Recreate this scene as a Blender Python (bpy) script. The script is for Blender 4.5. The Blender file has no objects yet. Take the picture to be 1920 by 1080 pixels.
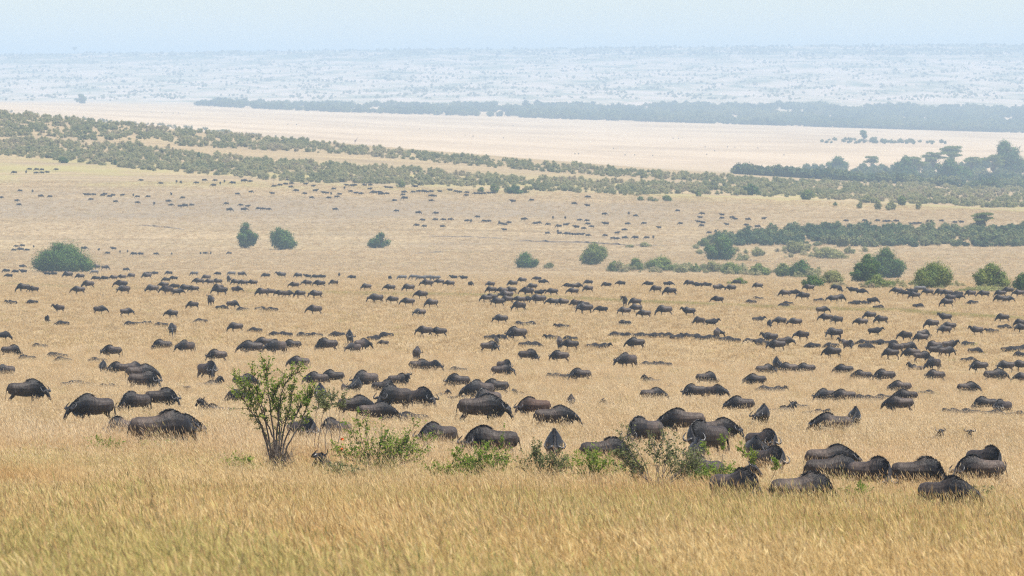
import bpy, bmesh, math, random
import numpy as np
from mathutils import Vector, Matrix, noise

random.seed(7)
RNG = np.random.default_rng(7)
scene = bpy.context.scene
C = scene.collection
R = math.radians

# ------------------------------------------------------------------ camera, sky, sun, exposure
FPX = 16000.0          # focal length in photo pixels (300 mm lens on 36 mm, 1920 px wide)
VH = 150.0             # photo row of the camera's eye level
cam = bpy.data.cameras.new("camera")
cam.lens = 300.0
cam.sensor_width = 36.0
cam.clip_start = 1.0
cam.clip_end = 90000.0
cam.dof.use_dof = True
cam.dof.focus_distance = 330.0
cam.dof.aperture_fstop = 8.0
cam_o = bpy.data.objects.new("camera", cam)
C.objects.link(cam_o)
cam_o.location = (0, 0, 0)
cam_o.rotation_euler = (R(90) - math.atan((540 - VH) / FPX), 0, 0)
scene.camera = cam_o

SUN_EL, SUN_AZ = 69.0, 118.0      # azimuth clockwise from the view direction (+Y): to the right, a little ahead
world = bpy.data.worlds.new("World")
scene.world = world
world.use_nodes = True
wn = world.node_tree
wn.nodes.clear()
w_out = wn.nodes.new("ShaderNodeOutputWorld")
w_bg = wn.nodes.new("ShaderNodeBackground")
w_sky = wn.nodes.new("ShaderNodeTexSky")
w_sky.sky_type = 'NISHITA'
w_sky.sun_disc = False
w_sky.sun_elevation = R(SUN_EL)
w_sky.sun_rotation = R(SUN_AZ)
w_sky.altitude = 1500
w_sky.air_density = 1.0
w_sky.dust_density = 0.6
w_sky.ozone_density = 2.0
w_bg.inputs["Strength"].default_value = 0.092
wn.links.new(w_sky.outputs[0], w_bg.inputs[0])
wn.links.new(w_bg.outputs[0], w_out.inputs[0])

sl = bpy.data.lights.new("sun", 'SUN')
sl.energy = 5.0
sl.angle = R(0.5)
sl.color = (1.0, 0.955, 0.88)
sun_o = bpy.data.objects.new("sun", sl)
C.objects.link(sun_o)
_sd = Vector((math.sin(R(SUN_AZ)) * math.cos(R(SUN_EL)), math.cos(R(SUN_AZ)) * math.cos(R(SUN_EL)), math.sin(R(SUN_EL))))
sun_o.rotation_euler = _sd.to_track_quat('Z', 'Y').to_euler()

scene.view_settings.view_transform = 'Standard'
scene.view_settings.look = 'None'
scene.view_settings.gamma = 1.0
scene.view_settings.exposure = 0.6
scene.render.engine = 'CYCLES'
scene.cycles.use_denoising = False
scene.cycles.max_bounces = 6
scene.cycles.transparent_max_bounces = 4
scene.cycles.volume_bounces = 1
scene.cycles.sample_clamp_indirect = 1.2
scene.cycles.sample_clamp_direct = 2.5
scene.cycles.filter_width = 1.2

# ------------------------------------------------------------------ terrain profile (photo row of the ground at each distance: left, middle, right)
PROFILE = [
    (200, 985, 995, 1030), (246, 896, 926, 976), (320, 842, 860, 890), (400, 806, 806, 831), (533, 752, 769, 795),
    (640, 725, 743, 770), (800, 663, 680, 723), (941, 635, 637, 659), (1143, 596, 591, 594), (1333, 550, 548, 552),
    (1600, 531, 531, 536), (2000, 520, 521, 528), (2300, 512, 514, 522), (2500, 503, 506, 515), (2900, 472, 472, 474),
    (3000, 440, 443, 449), (3100, 413, 417, 430), (3250, 378, 385, 410), (3400, 343, 358, 396), (3700, 290, 330, 385),
    (4100, 240, 305, 372), (4500, 207, 295, 362), (5000, 222, 301, 352), (5500, 226, 304, 343), (6000, 222, 302, 333),
    (7000, 214, 282, 302), (8000, 212, 262, 284), (10000, 200, 238, 264), (12000, 192, 219, 247), (13600, 191, 206, 226),
    (15500, 188, 190, 197), (17000, 178, 176, 179), (20500, 140, 132, 130), (25500, 101, 90, 82), (31000, 120, 114, 108),
    (47200, 122, 118, 112)]
_d = [-400.0, 0.0, 60.0, 123.0]
_z = [[0.5] * 3, [-2.3] * 3, [-4.9] * 3, [-7.4, -7.45, -7.7]]
for p in PROFILE:
    _d.append(p[0])
    _z.append([-p[0] * (v - VH) / FPX for v in p[1:]])
_tab_t = np.linspace(0, 1, 6000)
def _warp(d):            # even spacing near, log spacing far
    return np.log((np.asarray(d, float) + 700.0) / 300.0) / math.log(48000.0 / 300.0)
_tab_d = 300.0 * np.exp(_tab_t * math.log(48000.0 / 300.0)) - 700.0
_k = np.exp(-0.5 * (np.arange(-40, 41) / 13.0) ** 2); _k /= _k.sum()
TAB = []
for i in range(3):
    zz = np.interp(_tab_d, _d, [q[i] for q in _z])
    TAB.append(np.convolve(np.pad(zz, 40, mode='edge'), _k, mode='valid'))

def ground_z(x, y):
    x = np.asarray(x, float); y = np.asarray(y, float)
    u = np.clip(960 + FPX * x / np.maximum(y, 60.0), -350, 2270)
    t = _warp(np.clip(y, -390, 47100)) * 5999
    a, b, c = (np.interp(t, np.arange(6000), T) for T in TAB)
    q = (u - 960) / 960.0
    z = b + q * (c - a) / 2 + q * q * ((a + c) / 2 - b)
    dd = np.maximum(y, 0)
    w = 40 + 0.03 * dd
    amp = 0.05 + np.clip(dd - 150, 0, 4000) * 0.00009
    z = z + amp * (np.sin(x / w * 1.7 + 1.3 + y / w * 0.6) * np.sin(y / w * 1.1 + 0.7) + 0.5 * np.sin(x / w * 3.9 + y / w * 2.3))
    return z

_scan_d = np.concatenate([np.arange(70, 1700, 1.0), np.arange(1700, 5000, 3.0), np.arange(5000, 33600, 12.0)])
def solve(u, v, hidden=0.0, dmin=0, dmax=1e9):
    """first ground point seen at photo column u, row v; hidden = metres of the thing lost in the grass"""
    x = (u - 960) / FPX * _scan_d
    vg = VH - ground_z(x, _scan_d) * FPX / _scan_d - hidden * FPX / _scan_d
    ok = (vg <= v) & (_scan_d >= dmin) & (_scan_d <= dmax)
    i = int(np.argmax(ok)) if ok.any() else int(np.argmin(np.abs(vg - v) + 1e6 * ((_scan_d < dmin) | (_scan_d > dmax))))
    d = float(_scan_d[i])
    X = (u - 960) / FPX * d
    return X, d, float(ground_z(X, d)), FPX / d

# ------------------------------------------------------------------ node helpers
def new_mat(name):
    m = bpy.data.materials.new(name)
    m.use_nodes = True
    nt = m.node_tree
    nt.nodes.clear()
    return m, nt
def N(nt, typ, **kw):
    n = nt.nodes.new(typ)
    for k, v in kw.items():
        if hasattr(n, k) and k not in ("inputs",):
            setattr(n, k, v)
    return n
def L(nt, a, b):
    nt.links.new(a, b)
def ramp(nt, fac, stops, interp='LINEAR'):
    r = nt.nodes.new("ShaderNodeValToRGB")
    r.color_ramp.interpolation = interp
    e = r.color_ramp.elements
    while len(e) < len(stops):
        e.new(0.5)
    for i, (p, c) in enumerate(stops):
        e[i].position = p
        e[i].color = (*c, 1) if len(c) == 3 else c
    L(nt, fac, r.inputs[0])
    return r.outputs[0]
def mixc(nt, fac, a, b, mode='MIX'):
    m = nt.nodes.new("ShaderNodeMix")
    m.data_type = 'RGBA'; m.blend_type = mode
    for s, v in ((m.inputs[0], fac), (m.inputs[6], a), (m.inputs[7], b)):
        if isinstance(v, (int, float)):
            s.default_value = v
        elif isinstance(v, tuple):
            s.default_value = (*v, 1)
        else:
            L(nt, v, s)
    return m.outputs[2]
def noise_tex(nt, vec, scale, detail=3, rough=0.55, dist=0.0):
    n = nt.nodes.new("ShaderNodeTexNoise")
    n.inputs["Scale"].default_value = scale
    n.inputs["Detail"].default_value = detail
    n.inputs["Roughness"].default_value = rough
    n.inputs["Distortion"].default_value = dist
    if vec is not None:
        L(nt, vec, n.inputs["Vector"])
    return n.outputs[0]
def maprange(nt, val, a, b, c=0.0, d=1.0, smooth=True):
    m = nt.nodes.new("ShaderNodeMapRange")
    m.interpolation_type = 'SMOOTHSTEP' if smooth else 'LINEAR'
    for i, v in zip((1, 2, 3, 4), (a, b, c, d)):
        m.inputs[i].default_value = v
    L(nt, val, m.inputs[0])
    return m.outputs[0]
def math_n(nt, op, a, b=0.0):
    m = nt.nodes.new("ShaderNodeMath"); m.operation = op
    for s, v in ((m.inputs[0], a), (m.inputs[1], b)):
        if isinstance(v, (int, float)): s.default_value = v
        else: L(nt, v, s)
    return m.outputs[0]
def mapping(nt, vec, scale=(1, 1, 1), loc=(0, 0, 0)):
    m = nt.nodes.new("ShaderNodeMapping")
    m.inputs["Scale"].default_value = scale
    m.inputs["Location"].default_value = loc
    L(nt, vec, m.inputs["Vector"])
    return m.outputs[0]

# ------------------------------------------------------------------ materials
def mat_ground():
    m, nt = new_mat("savanna_ground")
    out = N(nt, "ShaderNodeOutputMaterial"); bs = N(nt, "ShaderNodeBsdfDiffuse")
    g = N(nt, "ShaderNodeNewGeometry").outputs["Position"]
    sep = N(nt, "ShaderNodeSeparateXYZ"); L(nt, g, sep.inputs[0])
    Y = sep.outputs[1]; X = sep.outputs[0]
    flat = N(nt, "ShaderNodeCombineXYZ"); L(nt, X, flat.inputs[0]); L(nt, Y, flat.inputs[1])
    p = flat.outputs[0]
    # straw, near and far
    fine = noise_tex(nt, mapping(nt, p, (0.5, 0.12, 1)), 1.0, 4, 0.7)
    straw = ramp(nt, fine, [(0.25, (0.33, 0.235, 0.125)), (0.5, (0.46, 0.34, 0.19)), (0.75, (0.56, 0.43, 0.25))])
    med = noise_tex(nt, mapping(nt, p, (0.011, 0.0042, 1)), 1.0, 5, 0.6, 0.6)
    straw = mixc(nt, maprange(nt, med, 0.50, 0.68, 0, 0.55), straw, (0.36, 0.265, 0.16))
    med2 = noise_tex(nt, mapping(nt, p, (0.006, 0.0030, 1), (31, 7, 0)), 1.0, 5, 0.65, 0.4)
    straw = mixc(nt, maprange(nt, med2, 0.52, 0.66, 0, 0.45), straw, (0.60, 0.47, 0.24))
    far_ = maprange(nt, Y, 2200, 2600)
    gs = math_n(nt, 'MULTIPLY', maprange(nt, noise_tex(nt, mapping(nt, p, (0.9, 0.30, 1)), 1.0, 4, 0.8), 0.3, 0.7, 0.70, 1.12), maprange(nt, noise_tex(nt, mapping(nt, p, (0.010, 0.045, 1), (5, 3, 0)), 1.0, 6, 0.72, 0.5), 0.32, 0.66, 0.76, 1.08))
    gcol = N(nt, "ShaderNodeCombineXYZ")
    for k_ in range(3): L(nt, gs, gcol.inputs[k_])
    straw = mixc(nt, far_, straw, mixc(nt, 1.0, straw, gcol.outputs[0], 'MULTIPLY'))
    tanp = noise_tex(nt, mapping(nt, p, (0.013, 0.012, 1), (13, 41, 0)), 1.0, 6, 0.7, 0.8)
    straw = mixc(nt, math_n(nt, 'MULTIPLY', far_, maprange(nt, tanp, 0.50, 0.64, 0, 0.55)), straw, (0.34, 0.26, 0.165))
    # grazed greyish belt on the far slope
    wob = math_n(nt, 'ADD', Y, math_n(nt, 'MULTIPLY', math_n(nt, 'SUBTRACT', noise_tex(nt, mapping(nt, p, (0.006, 0.01, 1)), 1.0, 5, 0.65), 0.5), 330.0))
    belt = math_n(nt, 'MULTIPLY', maprange(nt, wob, 3060, 3180), maprange(nt, wob, 3360, 3230))
    belt_x = maprange(nt, X, 95, 20, 0.15, 1.0)
    belt = math_n(nt, 'MULTIPLY', belt, belt_x)
    straw = mixc(nt, math_n(nt, 'MULTIPLY', belt, maprange(nt, noise_tex(nt, mapping(nt, p, (0.03, 0.02, 1)), 1.0, 5, 0.75), 0.25, 0.65, 0.35, 0.9)), straw, (0.31, 0.245, 0.17))
    # yellow-green fringe below the thicket
    fr = math_n(nt, 'MULTIPLY', maprange(nt, Y, 3330, 3420), maprange(nt, Y, 3900, 3600))
    straw = mixc(nt, math_n(nt, 'MULTIPLY', fr, maprange(nt, noise_tex(nt, mapping(nt, p, (0.02, 0.012, 1)), 1.0, 4, 0.6), 0.42, 0.62, 0, 0.7)), straw, (0.38, 0.33, 0.13))
    # the wide pale plain
    pl = maprange(nt, Y, 5200, 6600)
    pst = noise_tex(nt, mapping(nt, p, (0.0045, 0.0016, 1)), 1.0, 5, 0.7)
    plain = ramp(nt, pst, [(0.3, (0.43, 0.31, 0.19)), (0.55, (0.58, 0.435, 0.28)), (0.8, (0.63, 0.49, 0.33))])
    straw = mixc(nt, pl, straw, plain)
    # far hill: tan grass with scrub-green bands
    hl = maprange(nt, Y, 12800, 15500)
    hp = mapping(nt, p, (0.0085, 0.0015, 1))
    hn = noise_tex(nt, hp, 1.0, 7, 0.66, 0.5)
    hill = ramp(nt, hn, [(0.40, (0.60, 0.47, 0.36)), (0.52, (0.46, 0.38, 0.27)), (0.62, (0.22, 0.225, 0.14)), (0.74, (0.12, 0.145, 0.085))])
    top = maprange(nt, Y, 21000, 24500)
    hill = mixc(nt, math_n(nt, 'MULTIPLY', top, maprange(nt, hn, 0.40, 0.56, 0.2, 0.9)), hill, (0.12, 0.15, 0.09))
    straw = mixc(nt, hl, straw, hill)
    # soil under the standing grass close by
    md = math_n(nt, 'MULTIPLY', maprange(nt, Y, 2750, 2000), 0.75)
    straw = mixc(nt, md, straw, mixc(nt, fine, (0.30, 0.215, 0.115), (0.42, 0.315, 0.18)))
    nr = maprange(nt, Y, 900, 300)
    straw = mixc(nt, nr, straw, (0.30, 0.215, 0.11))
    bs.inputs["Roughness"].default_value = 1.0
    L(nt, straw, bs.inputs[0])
    bp = N(nt, "ShaderNodeBump"); bp.inputs["Strength"].default_value = 0.9; bp.inputs["Distance"].default_value = 0.8
    bn = noise_tex(nt, mapping(nt, p, (0.35, 0.35, 1)), 1.0, 5, 0.75)
    L(nt, bn, bp.inputs["Height"]); L(nt, bp.outputs[0], bs.inputs["Normal"])
    L(nt, bs.outputs[0], out.inputs[0])
    return m

def mat_grass():
    m, nt = new_mat("dry_grass")
    out = N(nt, "ShaderNodeOutputMaterial")
    df = N(nt, "ShaderNodeBsdfDiffuse"); tr = N(nt, "ShaderNodeBsdfTranslucent"); mx = N(nt, "ShaderNodeMixShader")
    g = N(nt, "ShaderNodeNewGeometry").outputs["Position"]
    oz = N(nt, "ShaderNodeSeparateXYZ"); L(nt, N(nt, "ShaderNodeTexCoord").outputs["Object"], oz.inputs[0])
    tint = N(nt, "ShaderNodeAttribute", attribute_type='INSTANCER', attribute_name='tint').outputs["Fac"]
    green = N(nt, "ShaderNodeAttribute", attribute_type='INSTANCER', attribute_name='green').outputs["Fac"]
    isl = N(nt, 'ShaderNodeNewGeometry').outputs['Random Per Island']
    tint = math_n(nt, 'ADD', tint, math_n(nt, 'MULTIPLY', math_n(nt, 'SUBTRACT', isl, 0.5), 0.75))
    col = ramp(nt, tint, [(0.0, (0.44, 0.295, 0.14)), (0.35, (0.68, 0.495, 0.26)), (0.65, (0.78, 0.60, 0.35)), (1.0, (0.85, 0.71, 0.48))])
    big = noise_tex(nt, mapping(nt, g, (0.10, 0.035, 0)), 1.0, 4, 0.6)
    gy = N(nt, 'ShaderNodeSeparateXYZ'); L(nt, g, gy.inputs[0])
    col = mixc(nt, math_n(nt, 'MULTIPLY', maprange(nt, big, 0.48, 0.64, 0, 0.75), maprange(nt, gy.outputs[1], 420, 230, 0.25, 1)), col, (0.58, 0.36, 0.165))
    gy2 = N(nt, 'ShaderNodeSeparateXYZ'); L(nt, g, gy2.inputs[0])
    col = mixc(nt, maprange(nt, gy2.outputs[1], 330, 170, 0, 1), col, mixc(nt, 1.0, col, (0.93, 0.87, 0.69), 'MULTIPLY'))
    gr = mixc(nt, tint, (0.30, 0.29, 0.085), (0.54, 0.49, 0.17))
    col = mixc(nt, green, col, gr)
    # stems are duller and browner low down; seed heads reddish
    col = mixc(nt, maprange(nt, oz.outputs[2], 0.40, 0.05, 0, 0.45), col, (0.44, 0.31, 0.14))
    fleck = noise_tex(nt, mapping(nt, g, (9, 9, 9)), 1.0, 2, 0.5)
    seed = math_n(nt, 'MULTIPLY', maprange(nt, oz.outputs[2], 0.60, 0.78), maprange(nt, fleck, 0.45, 0.62, 0, 0.75))
    col = mixc(nt, seed, col, (0.52, 0.30, 0.16))
    L(nt, col, df.inputs[0]); L(nt, col, tr.inputs[0])
    mx.inputs[0].default_value = 0.38
    L(nt, df.outputs[0], mx.inputs[1]); L(nt, tr.outputs[0], mx.inputs[2]); L(nt, mx.outputs[0], out.inputs[0])
    return m

def mat_leaf(name, cols, trans=0.3, instancer=False, scale=0.9, spec=0.0):
    m, nt = new_mat(name)
    out = N(nt, "ShaderNodeOutputMaterial")
    df = N(nt, "ShaderNodeBsdfDiffuse"); tr = N(nt, "ShaderNodeBsdfTranslucent"); mx = N(nt, "ShaderNodeMixShader")
    g = N(nt, "ShaderNodeNewGeometry")
    f = noise_tex(nt, mapping(nt, g.outputs["Position"], (scale,) * 3), 1.0, 3, 0.6)
    f = math_n(nt, 'ADD', math_n(nt, 'MULTIPLY', f, 0.75), math_n(nt, 'MULTIPLY', g.outputs["Random Per Island"], 0.3))
    if instancer:
        t = N(nt, "ShaderNodeAttribute", attribute_type='INSTANCER', attribute_name='tint').outputs["Fac"]
        f = math_n(nt, 'ADD', math_n(nt, 'MULTIPLY', f, 0.45), math_n(nt, 'MULTIPLY', t, 0.6))
    n = len(cols)
    col = ramp(nt, f, [(0.2 + 0.6 * i / (n - 1), c) for i, c in enumerate(cols)])
    L(nt, col, df.inputs[0]); L(nt, col, tr.inputs[0])
    mx.inputs[0].default_value = trans
    L(nt, df.outputs[0], mx.inputs[1]); L(nt, tr.outputs[0], mx.inputs[2]); L(nt, mx.outputs[0], out.inputs[0])
    return m

def mat_bark(name, a, b):
    m, nt = new_mat(name)
    out = N(nt, "ShaderNodeOutputMaterial"); bs = N(nt, "ShaderNodeBsdfPrincipled")
    p = N(nt, "ShaderNodeTexCoord").outputs["Object"]
    n = noise_tex(nt, mapping(nt, p, (14, 14, 5)), 1.0, 4, 0.65)
    L(nt, ramp(nt, n, [(0.3, a), (0.7, b)]), bs.inputs["Base Color"])
    bs.inputs["Roughness"].default_value = 0.9
    L(nt, bs.outputs[0], out.inputs[0])
    return m

def mat_coat(name, dark, mid, light, rough=0.5, stripes=False):
    m, nt = new_mat(name)
    out = N(nt, "ShaderNodeOutputMaterial"); bs = N(nt, "ShaderNodeBsdfPrincipled")
    tc = N(nt, "ShaderNodeTexCoord").outputs["Object"]
    info = N(nt, "ShaderNodeObjectInfo")
    sep = N(nt, "ShaderNodeSeparateXYZ"); L(nt, tc, sep.inputs[0])
    if stripes:
        wv = N(nt, "ShaderNodeTexWave"); wv.wave_type = 'BANDS'; wv.bands_direction = 'X'
        wv.inputs["Scale"].default_value = 2.6; wv.inputs["Distortion"].default_value = 2.2; wv.inputs["Detail"].default_value = 1
        L(nt, tc, wv.inputs["Vector"])
        col = ramp(nt, wv.outputs["Fac"], [(0.45, dark), (0.56, light)])
        L(nt, col, bs.inputs["Base Color"]); bs.inputs["Roughness"].default_value = 0.7
        L(nt, bs.outputs[0], out.inputs[0])
        return m
    off = N(nt, "ShaderNodeVectorMath"); off.operation = 'ADD'
    cmb = N(nt, "ShaderNodeCombineXYZ"); L(nt, math_n(nt, 'MULTIPLY', info.outputs["Random"], 37.0), cmb.inputs[0])
    L(nt, tc, off.inputs[0]); L(nt, cmb.outputs[0], off.inputs[1])
    hair = noise_tex(nt, mapping(nt, off.outputs[0], (26, 26, 5)), 1.0, 4, 0.7)
    patch = noise_tex(nt, mapping(nt, off.outputs[0], (2.4, 2.4, 2.4)), 1.0, 3, 0.6)
    col = ramp(nt, patch, [(0.3, mid), (0.7, light)])
    # brindle: dark upright streaks on neck, shoulder and ribs
    strk = noise_tex(nt, mapping(nt, off.outputs[0], (8, 6, 1.3)), 1.0, 5, 0.72, 1.1)
    fore = maprange(nt, sep.outputs[0], -0.35, 0.40, 0.45, 1.0)
    col = mixc(nt, math_n(nt, 'MULTIPLY', maprange(nt, strk, 0.40, 0.62, 0, 0.92), fore), col, dark)
    neck = maprange(nt, sep.outputs[0], 0.08, 0.60, 0, 0.88)
    col = mixc(nt, neck, col, dark)
    col = mixc(nt, maprange(nt, hair, 0.35, 0.7, 0.0, 0.45), col, dark)
    br = math_n(nt, 'ADD', 0.62, math_n(nt, 'MULTIPLY', info.outputs["Random"], 0.75))
    hsv = N(nt, "ShaderNodeHueSaturation"); L(nt, br, hsv.inputs["Value"]); L(nt, col, hsv.inputs["Color"])
    L(nt, hsv.outputs[0], bs.inputs["Base Color"])
    bs.inputs["Roughness"].default_value = rough
    bs.inputs["Specular IOR Level"].default_value = 0.3
    bs.inputs["Sheen Weight"].default_value = 0.07
    bs.inputs["Sheen Roughness"].default_value = 0.35
    bs.inputs["Sheen Tint"].default_value = (0.9, 0.82, 0.75, 1)
    bp = N(nt, "ShaderNodeBump"); bp.inputs["Strength"].default_value = 0.5; bp.inputs["Distance"].default_value = 0.02
    bp.inputs["Strength"].default_value = 0.65; bp.inputs["Distance"].default_value = 0.05
    L(nt, math_n(nt, 'ADD', math_n(nt, 'MULTIPLY', strk, 1.2), math_n(nt, 'MULTIPLY', hair, 0.5)), bp.inputs["Height"]); L(nt, bp.outputs[0], bs.inputs["Normal"])
    L(nt, bs.outputs[0], out.inputs[0])
    return m

def mat_plain(name, col, rough=0.6):
    m, nt = new_mat(name)
    out = N(nt, "ShaderNodeOutputMaterial"); bs = N(nt, "ShaderNodeBsdfPrincipled")
    p = N(nt, "ShaderNodeTexCoord").outputs["Object"]
    n = noise_tex(nt, mapping(nt, p, (9, 9, 9)), 1.0, 3, 0.6)
    L(nt, ramp(nt, n, [(0.3, tuple(c * 0.7 for c in col)), (0.7, tuple(min(1, c * 1.25) for c in col))]), bs.inputs["Base Color"])
    bs.inputs["Roughness"].default_value = rough
    L(nt, bs.outputs[0], out.inputs[0])
    return m

M = {}
M['ground'] = mat_ground()
M['grass'] = mat_grass()
M['coat'] = mat_coat("wildebeest_coat", (0.0055, 0.0045, 0.0048), (0.040, 0.028, 0.021), (0.135, 0.096, 0.072), 0.48)
M['brown'] = mat_coat("brown_coat", (0.030, 0.016, 0.011), (0.085, 0.046, 0.030), (0.12, 0.070, 0.046), 0.6)
M['calf'] = mat_coat("calf_coat", (0.045, 0.034, 0.026), (0.115, 0.085, 0.062), (0.16, 0.12, 0.088), 0.7)
M['zebra'] = mat_coat("zebra_coat", (0.03, 0.028, 0.028), (0.15, 0.15, 0.15), (0.17, 0.165, 0.16), stripes=True)
M['giraffe'] = mat_plain("giraffe_coat", (0.16, 0.085, 0.04), 0.7)
M['horn'] = mat_plain("horn", (0.035, 0.031, 0.030), 0.38)
M['mane'] = mat_plain("black_mane", (0.012, 0.011, 0.012), 0.42)
M['far_coat'] = mat_plain("far_dark_coat", (0.016, 0.014, 0.015), 0.95)
M['beard'] = mat_plain("beard", (0.035, 0.030, 0.026), 0.6)
M['bark'] = mat_bark("shrub_bark", (0.07, 0.055, 0.045), (0.20, 0.16, 0.125))
M['bark_pale'] = mat_bark("pale_bark", (0.16, 0.13, 0.105), (0.34, 0.29, 0.24))
M['leaf_near'] = mat_leaf("shrub_leaf", [(0.097, 0.157, 0.030), (0.203, 0.295, 0.046), (0.408, 0.441, 0.076)], 0.45, scale=2.2)
M['leaf_yellow'] = mat_leaf("yellow_green_leaf", [(0.089, 0.164, 0.026), (0.194, 0.283, 0.042), (0.342, 0.386, 0.075)], 0.45, scale=2.2)
M['leaf_olive'] = mat_leaf("olive_leaf", [(0.096, 0.120, 0.047), (0.176, 0.199, 0.079), (0.271, 0.279, 0.120)], 0.4, scale=2.2)
M['leaf_grey'] = mat_leaf("grey_leaf", [(0.108, 0.120, 0.072), (0.180, 0.180, 0.114), (0.240, 0.228, 0.144)], 0.3, scale=1.5)
M['bush_dark'] = mat_leaf("dark_bush_leaf", [(0.040, 0.085, 0.031), (0.077, 0.140, 0.039), (0.160, 0.223, 0.047)], 0.15, scale=0.5)
M['bush_green'] = mat_leaf("green_bush_leaf", [(0.082, 0.125, 0.036), (0.154, 0.199, 0.051), (0.295, 0.312, 0.073)], 0.18, scale=0.5)
M['bush_olive'] = mat_leaf("olive_bush_leaf", [(0.149, 0.162, 0.062), (0.243, 0.244, 0.091), (0.384, 0.360, 0.131)], 0.2, scale=0.45)
M['thicket'] = mat_leaf("thicket_leaf", [(0.213, 0.230, 0.095), (0.325, 0.319, 0.134), (0.414, 0.375, 0.185), (0.403, 0.330, 0.202)], 0.40, True, scale=0.4)
M['woodland'] = mat_leaf("woodland_leaf", [(0.044, 0.078, 0.039), (0.082, 0.126, 0.055), (0.151, 0.186, 0.071), (0.239, 0.240, 0.097)], 0.2, True, scale=0.2)
M['flower'] = mat_plain("orange_flower", (0.85, 0.20, 0.03), 0.7)
M['earth'] = mat_plain("bare_earth", (0.19, 0.15, 0.115), 0.95)

# ------------------------------------------------------------------ object helpers
USED = set()
def link_mesh(name, verts, faces, mat, parent=None, smooth=False, loc=None):
    me = bpy.data.meshes.new(name)
    me.from_pydata([tuple(v) for v in verts], [], faces)
    if smooth:
        me.polygons.foreach_set("use_smooth", [True] * len(me.polygons))
    me.materials.append(mat)
    me.update()
    o = bpy.data.objects.new(name, me)
    if parent is not None:
        o.parent = parent
    if loc is not None:
        o.location = loc
    C.objects.link(o)
    return o
def tag(o, label, cat, group=None, kind=None):
    o["label"] = label
    o["category"] = cat
    if group: o["group"] = group
    if kind: o["kind"] = kind
    return o
def empty(name, loc):
    o = bpy.data.objects.new(name, None)
    o.empty_display_size = 0.2
    o.location = loc
    C.objects.link(o)
    return o

# ------------------------------------------------------------------ ground sheet
def build_ground():
    ts = np.linspace(-1, 1, 241)
    ts = np.sign(ts) * np.abs(ts) ** 1.5
    tt = np.linspace(_warp(-350.0), _warp(47000.0), 900)
    ds = 300.0 * np.exp(tt * math.log(48000.0 / 300.0)) - 700.0
    T, D = np.meshgrid(ts, ds)
    X = T * (90 + 0.16 * np.maximum(D, 0)); Y = D
    Z = ground_z(X, Y)
    nr, nc = X.shape
    V = np.stack([X, Y, Z], -1).reshape(-1, 3)
    idx = np.arange(nr * nc).reshape(nr, nc)
    F = np.stack([idx[:-1, :-1], idx[:-1, 1:], idx[1:, 1:], idx[1:, :-1]], -1).reshape(-1, 4)
    me = bpy.data.meshes.new("ground")
    me.vertices.add(len(V)); me.vertices.foreach_set("co", V.ravel().astype(np.float32))
    me.loops.add(F.size); me.loops.foreach_set("vertex_index", F.ravel().astype(np.int32))
    me.polygons.add(len(F)); me.polygons.foreach_set("loop_start", np.arange(0, F.size, 4, dtype=np.int32))
    me.polygons.foreach_set("use_smooth", np.ones(len(F), bool))
    me.update(calc_edges=True)
    me.materials.append(M['ground'])
    o = bpy.data.objects.new("ground", me)
    C.objects.link(o)
    tag(o, "rolling savanna ground of dry straw grass rising to a far hazy hill", "ground", kind="structure")
    return float(Z.min()), float(Z.max())
ZMIN, ZMAX = build_ground()

# ------------------------------------------------------------------ instanced stuff
def instancer_group(name, coll):
    ng = bpy.data.node_groups.new(name, 'GeometryNodeTree')
    ng.interface.new_socket("Geometry", in_out='INPUT', socket_type='NodeSocketGeometry')
    ng.interface.new_socket("Geometry", in_out='OUTPUT', socket_type='NodeSocketGeometry')
    gi = ng.nodes.new("NodeGroupInput"); go = ng.nodes.new("NodeGroupOutput")
    iop = ng.nodes.new("GeometryNodeInstanceOnPoints")
    ci = ng.nodes.new("GeometryNodeCollectionInfo")
    ci.inputs[0].default_value = coll
    ci.inputs[1].default_value = True; ci.inputs[2].default_value = True
    iop.inputs["Pick Instance"].default_value = True
    def attr(n, typ):
        a = ng.nodes.new("GeometryNodeInputNamedAttribute"); a.data_type = typ; a.inputs[0].default_value = n
        return a.outputs[0]
    ng.links.new(gi.outputs[0], iop.inputs["Points"])
    ng.links.new(ci.outputs[0], iop.inputs["Instance"])
    ng.links.new(attr("idx", 'INT'), iop.inputs["Instance Index"])
    e2r = ng.nodes.new("FunctionNodeEulerToRotation")
    ng.links.new(attr("rot", 'FLOAT_VECTOR'), e2r.inputs[0]); ng.links.new(e2r.outputs[0], iop.inputs["Rotation"])
    ng.links.new(attr("scl", 'FLOAT_VECTOR'), iop.inputs["Scale"])
    ng.links.new(iop.outputs[0], go.inputs[0])
    return ng
def stuff(name, P, idx, rot, scl, coll, label, cat, tint=None, green=None):
    n = len(P)
    me = bpy.data.meshes.new(name)
    me.vertices.add(n)
    me.vertices.foreach_set("co", np.asarray(P, np.float32).ravel())
    def add(nm, typ, data, key):
        a = me.attributes.new(nm, typ, 'POINT'); a.data.foreach_set(key, data)
    add("idx", 'INT', np.asarray(idx, np.int32), "value")
    add("rot", 'FLOAT_VECTOR', np.asarray(rot, np.float32).ravel(), "vector")
    add("scl", 'FLOAT_VECTOR', np.asarray(scl, np.float32).ravel(), "vector")
    add("tint", 'FLOAT', np.asarray(tint if tint is not None else RNG.random(n), np.float32), "value")
    add("green", 'FLOAT', np.asarray(green if green is not None else np.zeros(n), np.float32), "value")
    o = bpy.data.objects.new(name, me)
    C.objects.link(o)
    md = o.modifiers.new("scatter", 'NODES'); md.node_group = instancer_group(name + "_scatter", coll)
    tag(o, label, cat, kind="stuff")
    return o
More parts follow.
